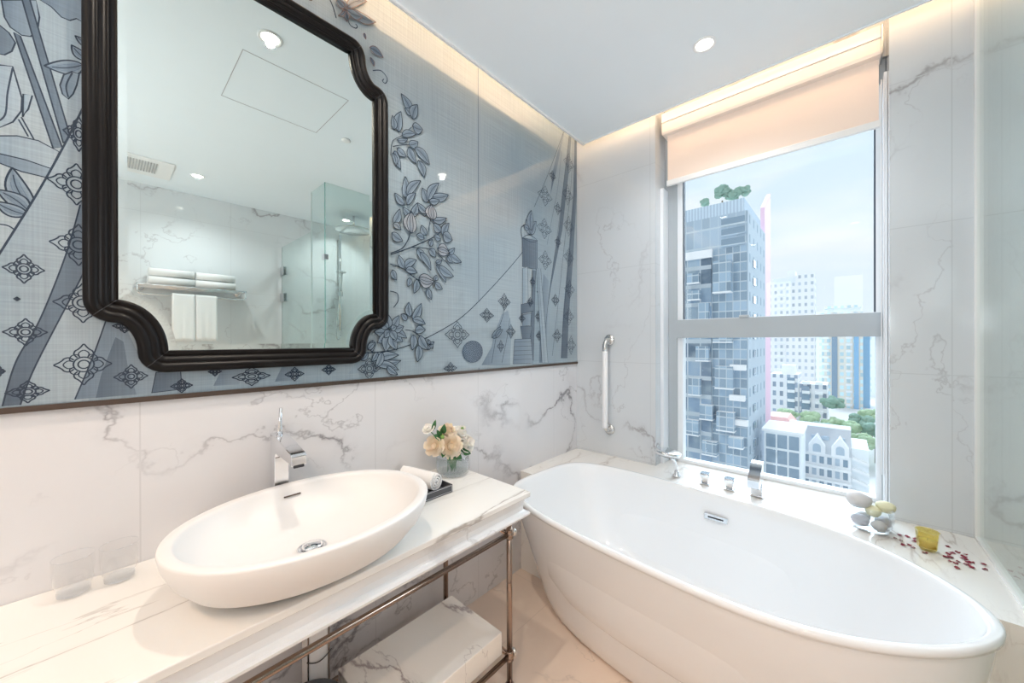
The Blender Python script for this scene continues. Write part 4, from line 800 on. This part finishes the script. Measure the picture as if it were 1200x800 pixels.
# ------------------------------------------------------------------ ceiling fittings
DL = [(.98, 1.836, 'recessed round downlight in the ceiling above the bathtub', 1.0), (.475, .494, 'recessed round downlight in the ceiling above the basin', 1.45),
      (2.49, .504, 'recessed round downlight in front of the towel rack', .8), (2.70, 1.80, 'recessed round downlight inside the shower', .8),
      (1.55, -.75, 'recessed round downlight behind the camera in the middle of the room', 2.0), (.50, -1.1, 'recessed round downlight at the far end of the washstand', 1.5), (2.5, -1.2, 'recessed round downlight near the back wall', 1.2)]  # last three are unseen, added as warm fill behind the camera
first = None
for i, (x, y, lb, pw) in enumerate(DL):
    if first is None:
        t = thing('ceiling_downlight', lb, 'downlight', (x, y, Z_C), 'recessed round ceiling downlights')
        m = MB(); m.lathe([(.048, -.0005), (.048, -.004), (.044, -.006), (.036, -.004), (.034, -.0005)], (x, y, Z_C), 36, cap0=False, cap1=False); m.build('trim_ring', 'trimw', t)
        m = MB(); m.lathe([(0, -.0022), (.034, -.0022), (.034, -.0008), (0, -.0008)], (x, y, Z_C), 36, cap0=False, cap1=False); m.build('lens', 'lamp', t)
        first = t
    else: t = copy_tree(first, (x, y, Z_C), 0, label=lb)
    ld = bpy.data.lights.new('spot', 'SPOT'); ld.energy = SPOT * pw; ld.spot_size = 2.5; ld.spot_blend = .8; ld.shadow_soft_size = .018; ld.color = (1, .87, .73) if i == 1 else ((.96, .98, 1) if i < 4 else (1, .71, .50))
    lo = bpy.data.objects.new('downlight_lamp', ld); COL.objects.link(lo); lo.location = (x, y, Z_C - .022)
spk = thing('ceiling_sprinkler', 'small round white sprinkler cover in the ceiling', 'sprinkler', (1.058, 1.085, Z_C))
m = MB(); m.lathe([(.028, -.0005), (.030, -.006), (.020, -.010), (.0, -.011)], (1.058, 1.085, Z_C), 28); m.build('cover', 'trimw', spk)
hp = thing('ceiling_hatch', 'square access hatch outlined in the ceiling over the washstand side', 'hatch', (.87, .67, Z_C))
m = MB()
for a_, b_ in (((.640, .427), (1.115, .430)), ((.640, .915), (1.115, .918)), ((.640, .430), (.643, .915)), ((1.112, .430), (1.115, .915))): m.box((*a_, Z_C - .0012), (*b_, Z_C - .0002))
m.build('shadow_gap', 'grille', hp)
cv = thing('ceiling_vent', 'white rectangular air vent grille in the ceiling', 'vent', (2.56, .18, Z_C))
m = MB(); m.box((2.36, .02, Z_C - .008), (2.76, .36, Z_C - .0005), .002); m.build('frame', 'trimw', cv)
for i in range(11): MB().box((2.43 + .0 , .105 + .0155 * i, Z_C - .012), (2.66, .112 + .0155 * i, Z_C - .0082)).build('slat', 'grille', cv)

# unseen swivel uplighters, added on the back wall to brighten the ceiling
for i, (x, tx) in enumerate(((1.20, .9), (1.70, 1.9))):
    t = thing('wall_uplighter', ['steel swivel uplighter on the back wall, nearer the washstand', 'steel swivel uplighter on the back wall, nearer the towel rack'][i], 'uplighter', (x, Y_B, 1.42))
    MB().lathe([(.04, .001), (.04, .014), (.012, .018), (.012, .06)], (x, Y_B, 1.42), 24, 'y').build('wall_mount', 'steel', t)
    MB().tube([(x, Y_B + .055, 1.40), (x, Y_B + .085, 1.46), (x, Y_B + .115, 1.52)], .03, 20).build('lamp_head', 'steel', t)
    ld = bpy.data.lights.new('spot', 'SPOT'); ld.energy = UP; ld.spot_size = 1.9; ld.spot_blend = 1.0; ld.shadow_soft_size = .05; ld.color = (.86, .94, 1)
    lo = bpy.data.objects.new('uplighter_lamp', ld); COL.objects.link(lo); lo.location = (x, Y_B + .16, 1.59)
    lo.rotation_euler = Vector((tx - x, 2.4, 1.5)).to_track_quat('-Z', 'Y').to_euler()

# cove strips lying above the ceiling edge
def strip(a, b, nm, lb):
    m = MB(); m.box(a, b); tag(m.build('led_strip', 'led'), lb, 'led strip')
strip((.38, Y_B + .05, Z_C + .052), (.40, 1.95, Z_C + .058), 0, 'warm light strip hidden in the cove above the mural wall')
strip((.41, 1.96, Z_C + .052), (W_R - .05, 1.975, Z_C + .058), 0, 'warm light strip hidden in the cove above the window wall')
def area(loc, rot, sx, sy, e, col):
    ld = bpy.data.lights.new('cove', 'AREA'); ld.shape = 'RECTANGLE'; ld.size, ld.size_y, ld.energy, ld.color = sx, sy, e, col
    lo = bpy.data.objects.new('cove_lamp', ld); COL.objects.link(lo); lo.location = loc; lo.rotation_euler = rot
WARM = (1, .58, .32)
area((.30, .1, Z_C + .10), (0, math.radians(180), 0), .16, 4.1, COVE * 1.3, WARM)
area((1.66, 2.04, Z_C + .10), (math.radians(180), 0, 0), 2.5, .16, COVE * .8, WARM)
# glowing opal panels added on the unseen back wall to fill the room
for i, x in enumerate((.7, 1.5, 2.3)):
    t = thing('wall_light', ['white opal wall light at the washstand side of the back wall', 'white opal wall light in the middle of the back wall', 'white opal wall light at the towel rack side of the back wall'][i], 'wall light', (x, Y_B, 2.0))
    m = MB(); m.box((x - .16, Y_B + .001, 1.7), (x + .16, Y_B + .02, 2.3), .004); m.build('back_plate', 'steel', t)
    m = MB(); m.box((x - .15, Y_B + .0205, 1.72), (x + .15, Y_B + .06, 2.28), .015); m.build('opal_shade', emit('opal_glow_%d' % i, (.97, .98, 1), BACK), t)
# ------------------------------------------------------------------ the city outside
GZ = -30.0
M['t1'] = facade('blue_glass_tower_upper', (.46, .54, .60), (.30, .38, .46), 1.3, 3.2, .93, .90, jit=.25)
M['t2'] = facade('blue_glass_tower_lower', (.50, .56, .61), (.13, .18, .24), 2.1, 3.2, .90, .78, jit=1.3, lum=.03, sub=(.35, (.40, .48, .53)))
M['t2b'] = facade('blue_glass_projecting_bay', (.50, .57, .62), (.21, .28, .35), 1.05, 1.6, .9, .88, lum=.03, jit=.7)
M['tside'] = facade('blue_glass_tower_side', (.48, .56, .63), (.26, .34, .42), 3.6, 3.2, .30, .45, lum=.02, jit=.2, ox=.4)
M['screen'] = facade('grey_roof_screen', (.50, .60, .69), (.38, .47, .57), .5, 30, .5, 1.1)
M['white'] = plain('white_painted_concrete', (.72, .75, .78), .7, emis=(.9, .93, .96), es=.10)  # haze put into the city materials as pale colour and faint glow
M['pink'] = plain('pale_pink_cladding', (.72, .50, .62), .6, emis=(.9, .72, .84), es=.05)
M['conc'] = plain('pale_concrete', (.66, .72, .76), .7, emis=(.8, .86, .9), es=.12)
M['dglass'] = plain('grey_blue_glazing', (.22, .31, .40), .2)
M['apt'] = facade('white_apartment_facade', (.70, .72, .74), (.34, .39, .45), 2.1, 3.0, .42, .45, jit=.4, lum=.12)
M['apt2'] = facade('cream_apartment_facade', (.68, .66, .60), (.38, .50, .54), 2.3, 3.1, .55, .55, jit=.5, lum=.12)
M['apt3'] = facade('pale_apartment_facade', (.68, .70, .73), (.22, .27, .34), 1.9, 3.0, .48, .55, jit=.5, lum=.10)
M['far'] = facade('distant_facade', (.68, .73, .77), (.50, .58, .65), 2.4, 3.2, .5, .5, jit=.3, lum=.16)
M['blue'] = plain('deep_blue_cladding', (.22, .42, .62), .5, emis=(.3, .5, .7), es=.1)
M['green'] = plain('dusty_green_tree_crown', (.36, .50, .33), .9, emis=(.5, .66, .5), es=.12)  # crown green is paled and glows faintly to imitate haze
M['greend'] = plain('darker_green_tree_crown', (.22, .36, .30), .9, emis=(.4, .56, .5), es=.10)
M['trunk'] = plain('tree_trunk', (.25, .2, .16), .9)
M['redroof'] = plain('faded_red_roof', (.78, .45, .42), .7, emis=(.9, .55, .5), es=.1)  # roof red lightened with a slight glow, haze in the colour
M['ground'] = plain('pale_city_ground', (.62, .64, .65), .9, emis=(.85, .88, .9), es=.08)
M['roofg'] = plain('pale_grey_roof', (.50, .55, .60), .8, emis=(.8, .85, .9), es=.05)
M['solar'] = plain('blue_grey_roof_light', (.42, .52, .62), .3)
tag(MB().box((-160, 20, GZ - 1), (160, 420, GZ)).build('city_ground', 'ground'), kind='structure')

# blue glass tower
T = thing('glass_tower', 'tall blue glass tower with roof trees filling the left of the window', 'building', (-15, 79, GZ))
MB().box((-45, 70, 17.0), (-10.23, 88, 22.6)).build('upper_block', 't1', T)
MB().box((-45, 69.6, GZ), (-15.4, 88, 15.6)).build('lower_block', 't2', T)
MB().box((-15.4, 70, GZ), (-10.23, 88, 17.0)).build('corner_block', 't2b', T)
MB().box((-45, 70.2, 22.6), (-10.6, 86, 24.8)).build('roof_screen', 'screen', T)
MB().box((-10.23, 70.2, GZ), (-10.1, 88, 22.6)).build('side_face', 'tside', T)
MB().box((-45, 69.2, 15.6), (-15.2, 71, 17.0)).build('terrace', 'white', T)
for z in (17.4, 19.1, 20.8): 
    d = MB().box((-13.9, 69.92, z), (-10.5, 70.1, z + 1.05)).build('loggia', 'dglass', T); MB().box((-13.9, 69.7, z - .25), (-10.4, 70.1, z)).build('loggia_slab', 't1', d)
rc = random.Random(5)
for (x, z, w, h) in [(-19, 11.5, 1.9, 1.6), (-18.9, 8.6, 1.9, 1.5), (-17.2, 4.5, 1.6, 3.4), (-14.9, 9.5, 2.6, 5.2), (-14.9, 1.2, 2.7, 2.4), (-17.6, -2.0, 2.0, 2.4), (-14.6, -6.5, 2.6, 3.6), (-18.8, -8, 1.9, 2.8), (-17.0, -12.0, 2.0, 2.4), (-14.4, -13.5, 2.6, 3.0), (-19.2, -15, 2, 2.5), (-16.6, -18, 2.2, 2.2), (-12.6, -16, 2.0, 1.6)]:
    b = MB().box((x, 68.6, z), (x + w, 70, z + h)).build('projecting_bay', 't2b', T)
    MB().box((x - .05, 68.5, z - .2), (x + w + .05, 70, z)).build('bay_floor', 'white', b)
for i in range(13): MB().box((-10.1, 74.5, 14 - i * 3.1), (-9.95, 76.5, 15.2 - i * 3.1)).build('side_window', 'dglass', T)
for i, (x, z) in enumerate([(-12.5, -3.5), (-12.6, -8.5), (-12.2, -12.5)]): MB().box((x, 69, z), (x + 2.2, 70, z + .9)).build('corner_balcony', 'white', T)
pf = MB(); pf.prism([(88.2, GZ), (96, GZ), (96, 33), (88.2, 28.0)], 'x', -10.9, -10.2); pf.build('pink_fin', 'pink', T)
tag(MB().box((-45, 60, GZ), (-9.5, 69, -22.8)).build('podium', 'white'), 'white flat podium at the foot of the blue glass tower', 'building')

def tree(name, x, y, z, h, r, lb, grp=None, mt='green', palm=False):
    t = thing(name, lb, 'tree', (x, y, z), grp)
    MB().tube([(x, y, z), (x, y, z + h * .55)], r * .08, 8).build('trunk', 'trunk', t)
    m = MB(); rn = random.Random(int(x * 13 + y))
    for k in range(16):
        a = rn.random() * 6.28; d = r * .72 * rn.random() ** .5; rr = r * rn.uniform(.26, .46)
        s1, s2 = rn.random() * 9, rn.random() * 9
        m.ico((x + d * math.cos(a), y + d * math.sin(a), z + h - rr + rn.uniform(-.62, .05) * r), (rr, rr, rr * .85), 3, lambda q: 1 + .20 * math.sin(11 * q.x + s1) * math.sin(10 * q.y + s2) + .16 * math.sin(19 * q.z + s1) * math.sin(17 * q.x))
    m.build('crown', mt, t); return t
for i, (x, h, r, lb) in enumerate([(-17.1, 2.6, .9, 'small tree on the tower roof farthest from its corner'), (-14.3, 4.2, 1.4, 'largest tree on the tower roof'), (-12.6, 3.0, 1.1, 'rounded tree on the tower roof, middle one'), (-11.2, 3.4, 1.2, 'tree on the tower roof beside the pink fin')]):
    tree('roof_tree', x, 72.5, 22.7, h + 1.6, r * 1.15, lb, 'trees on the tower roof', 'greend')

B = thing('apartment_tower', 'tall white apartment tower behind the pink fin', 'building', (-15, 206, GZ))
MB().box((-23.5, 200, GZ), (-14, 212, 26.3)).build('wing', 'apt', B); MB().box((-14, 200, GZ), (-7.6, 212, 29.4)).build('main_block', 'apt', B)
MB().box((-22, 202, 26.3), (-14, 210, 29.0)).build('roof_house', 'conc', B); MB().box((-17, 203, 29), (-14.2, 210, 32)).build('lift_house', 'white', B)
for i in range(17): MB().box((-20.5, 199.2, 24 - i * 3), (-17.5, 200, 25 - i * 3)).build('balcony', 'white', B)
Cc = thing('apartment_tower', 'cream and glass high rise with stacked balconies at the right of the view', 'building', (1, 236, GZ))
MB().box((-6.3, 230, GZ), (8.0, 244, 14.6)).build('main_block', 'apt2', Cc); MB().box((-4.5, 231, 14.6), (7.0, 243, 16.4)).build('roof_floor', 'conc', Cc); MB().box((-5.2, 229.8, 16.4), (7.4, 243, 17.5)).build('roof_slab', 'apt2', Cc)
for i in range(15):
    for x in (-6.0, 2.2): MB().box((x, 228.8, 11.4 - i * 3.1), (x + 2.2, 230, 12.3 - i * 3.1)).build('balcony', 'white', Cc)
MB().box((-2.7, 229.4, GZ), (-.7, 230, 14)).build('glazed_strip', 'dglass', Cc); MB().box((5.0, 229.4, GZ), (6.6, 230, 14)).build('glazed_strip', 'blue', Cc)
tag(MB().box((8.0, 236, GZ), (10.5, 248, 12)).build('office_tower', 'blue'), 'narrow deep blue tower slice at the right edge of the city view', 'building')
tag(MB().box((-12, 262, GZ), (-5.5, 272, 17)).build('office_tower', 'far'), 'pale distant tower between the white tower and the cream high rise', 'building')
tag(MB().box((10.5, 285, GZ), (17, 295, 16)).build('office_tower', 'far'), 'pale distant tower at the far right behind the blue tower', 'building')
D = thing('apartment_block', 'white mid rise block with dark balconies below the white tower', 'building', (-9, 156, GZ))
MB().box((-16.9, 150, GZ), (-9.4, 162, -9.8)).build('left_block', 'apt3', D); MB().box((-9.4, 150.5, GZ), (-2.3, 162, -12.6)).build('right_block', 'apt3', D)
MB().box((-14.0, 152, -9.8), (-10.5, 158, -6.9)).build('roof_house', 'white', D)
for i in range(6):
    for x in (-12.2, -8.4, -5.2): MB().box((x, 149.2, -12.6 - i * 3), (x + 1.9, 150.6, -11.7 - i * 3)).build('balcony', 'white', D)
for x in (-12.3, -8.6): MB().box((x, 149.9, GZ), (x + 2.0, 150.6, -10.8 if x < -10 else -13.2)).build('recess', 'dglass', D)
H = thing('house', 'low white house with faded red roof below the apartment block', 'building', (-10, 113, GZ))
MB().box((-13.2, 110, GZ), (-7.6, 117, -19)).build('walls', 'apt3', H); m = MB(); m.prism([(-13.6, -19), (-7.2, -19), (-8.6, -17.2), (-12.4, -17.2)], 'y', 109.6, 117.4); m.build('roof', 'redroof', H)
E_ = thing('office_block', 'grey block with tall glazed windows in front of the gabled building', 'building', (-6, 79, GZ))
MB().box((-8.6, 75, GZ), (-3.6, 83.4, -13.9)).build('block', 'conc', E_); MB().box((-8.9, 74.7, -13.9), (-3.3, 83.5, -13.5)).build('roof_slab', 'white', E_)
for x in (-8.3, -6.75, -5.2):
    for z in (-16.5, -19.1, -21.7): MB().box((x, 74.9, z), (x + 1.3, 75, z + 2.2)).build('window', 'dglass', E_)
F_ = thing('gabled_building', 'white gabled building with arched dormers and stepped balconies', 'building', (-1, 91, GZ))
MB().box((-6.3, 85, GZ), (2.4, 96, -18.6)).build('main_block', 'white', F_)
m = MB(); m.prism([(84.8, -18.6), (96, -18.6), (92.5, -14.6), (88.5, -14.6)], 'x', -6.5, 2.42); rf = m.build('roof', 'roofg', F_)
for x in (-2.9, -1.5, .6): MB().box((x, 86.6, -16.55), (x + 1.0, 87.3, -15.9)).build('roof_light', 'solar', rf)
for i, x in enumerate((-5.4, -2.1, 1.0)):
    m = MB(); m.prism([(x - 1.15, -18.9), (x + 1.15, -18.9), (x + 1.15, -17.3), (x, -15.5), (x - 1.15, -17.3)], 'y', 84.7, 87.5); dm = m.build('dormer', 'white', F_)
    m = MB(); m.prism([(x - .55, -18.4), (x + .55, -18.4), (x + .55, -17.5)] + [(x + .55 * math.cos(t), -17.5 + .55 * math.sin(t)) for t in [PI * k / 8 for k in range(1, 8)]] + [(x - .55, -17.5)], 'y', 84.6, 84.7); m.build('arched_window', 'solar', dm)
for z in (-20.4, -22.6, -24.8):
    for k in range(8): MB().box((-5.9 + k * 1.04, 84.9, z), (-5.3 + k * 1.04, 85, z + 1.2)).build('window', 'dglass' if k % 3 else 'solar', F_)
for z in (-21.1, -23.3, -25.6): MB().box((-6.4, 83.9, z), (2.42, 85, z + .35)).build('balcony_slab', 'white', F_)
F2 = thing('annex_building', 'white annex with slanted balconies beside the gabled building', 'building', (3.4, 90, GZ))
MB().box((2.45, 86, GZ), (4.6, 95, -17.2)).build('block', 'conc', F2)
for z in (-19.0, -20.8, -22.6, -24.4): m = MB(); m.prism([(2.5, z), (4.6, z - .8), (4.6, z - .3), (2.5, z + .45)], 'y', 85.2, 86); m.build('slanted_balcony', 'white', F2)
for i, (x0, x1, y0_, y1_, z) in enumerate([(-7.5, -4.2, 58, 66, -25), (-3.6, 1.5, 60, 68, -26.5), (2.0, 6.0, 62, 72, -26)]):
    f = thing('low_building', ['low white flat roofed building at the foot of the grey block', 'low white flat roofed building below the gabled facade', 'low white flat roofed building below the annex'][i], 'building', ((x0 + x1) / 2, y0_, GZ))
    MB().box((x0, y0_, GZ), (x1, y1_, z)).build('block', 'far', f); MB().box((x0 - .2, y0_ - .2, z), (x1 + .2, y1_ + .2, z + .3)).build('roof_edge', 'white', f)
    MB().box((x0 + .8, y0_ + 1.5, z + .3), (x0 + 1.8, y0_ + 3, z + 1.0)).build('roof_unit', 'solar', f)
k = 0
for y in (125, 132, 140, 147):
    for j in range(6):
        x = -11.0 + j * 5.3 + (2.6 if y in (132, 147) else 0)
        if y > 141 and x < 4: continue
        tree('street_tree', x, y + rc.uniform(-.6, .6), GZ, rc.uniform(7.5, 9.5) + (y - 120) * .09, rc.uniform(2.6, 2.95), 'leafy green tree in the park between the white buildings', 'park trees between the buildings', 'green' if rc.random() < .7 else 'greend')
tree('tall_tree', -.8, 145.5, GZ, 15, 3.0, 'tall dark tree rising at the edge of the park', None, 'greend')
# ------------------------------------------------------------------ world, sun, camera
w = bpy.data.worlds.new('World'); bpy.context.scene.world = w; w.use_nodes = True
t = w.node_tree; t.nodes.clear()
def wn(typ, **p):
    n = t.nodes.new('ShaderNode' + typ)
    for k, v in p.items(): setattr(n, k, v)
    return n
tc = wn('TexCoord'); mp = wn('Mapping'); mp.inputs['Scale'].default_value = (1.0, 1.0, 3.2)
nz = wn('TexNoise'); nz.inputs['Scale'].default_value = 2.6; nz.inputs['Detail'].default_value = 6; nz.inputs['Roughness'].default_value = .5
cr = wn('ValToRGB'); cr.color_ramp.elements[0].position = .40; cr.color_ramp.elements[0].color = (.72, .86, .96, 1); cr.color_ramp.elements[1].position = .62; cr.color_ramp.elements[1].color = (.93, .96, .99, 1)
sx = wn('SeparateXYZ'); hz = wn('MapRange'); hz.inputs[1].default_value = -.05; hz.inputs[2].default_value = .35; hz.inputs[3].default_value = 1; hz.inputs[4].default_value = 0
mx = wn('Mix', data_type='RGBA'); mx.inputs[7].default_value = (.84, .91, .96, 1)
ml = wn('Math', operation='MULTIPLY'); ml.inputs[1].default_value = .8
bg = wn('Background'); bg.inputs[1].default_value = SKY; ou = wn('OutputWorld')
L = t.links.new
L(tc.outputs['Generated'], mp.inputs[0]); L(mp.outputs[0], nz.inputs['Vector']); L(nz.outputs[0], cr.inputs[0])
L(tc.outputs['Generated'], sx.inputs[0]); L(sx.outputs[2], hz.inputs[0]); L(hz.outputs[0], ml.inputs[0]); L(ml.outputs[0], mx.inputs[0]); L(cr.outputs[0], mx.inputs[6]); L(mx.outputs[2], bg.inputs[0]); L(bg.outputs[0], ou.inputs[0])
s2 = bpy.data.lights.new('hazy_daylight', 'SUN'); s2.energy = DAY; s2.angle = 1.2; s2.color = (.74, .88, 1)
o2_ = bpy.data.objects.new('daylight_lamp', s2); COL.objects.link(o2_); o2_.rotation_euler = Vector((.22, -1, -.55)).to_track_quat('-Z', 'Y').to_euler()
sd = bpy.data.lights.new('sun', 'SUN'); sd.energy = SUN; sd.angle = .02; sd.color = (1, .96, .9)
so = bpy.data.objects.new('sun_lamp', sd); COL.objects.link(so); so.rotation_euler = Vector((.45, .8, -.75)).to_track_quat('-Z', 'Y').to_euler()

cam = bpy.data.cameras.new('camera'); co = bpy.data.objects.new('camera', cam); COL.objects.link(co)
cam.sensor_fit = 'HORIZONTAL'; cam.sensor_width = 36; cam.lens = 36 * 430 / 1200; cam.clip_start = .02; cam.clip_end = 1000
yaw, pit, rol = math.radians(42.1), -.00115, -.0024
Fw = Vector((-math.sin(yaw) * math.cos(pit), math.cos(yaw) * math.cos(pit), math.sin(pit))); Rw = Vector((math.cos(yaw), math.sin(yaw), 0)); U = Rw.cross(Fw)
R2 = Rw * math.cos(rol) + U * math.sin(rol); U2 = -Rw * math.sin(rol) + U * math.cos(rol)
mt = Matrix((R2, U2, -Fw)).transposed().to_4x4(); mt.translation = (1.45, 0, 1.374); co.matrix_world = mt
sc_ = bpy.context.scene; sc_.camera = co
sc_.view_settings.view_transform = 'Standard'; sc_.view_settings.look = 'None'; sc_.view_settings.exposure = EXPO; sc_.view_settings.gamma = 1.0
sc_.cycles.max_bounces = 12; sc_.cycles.diffuse_bounces = 6; sc_.cycles.glossy_bounces = 6; sc_.cycles.transparent_max_bounces = 24; sc_.cycles.sample_clamp_indirect = 6; sc_.cycles.caustics_reflective = False; sc_.cycles.caustics_refractive = False; sc_.cycles.use_denoising = True
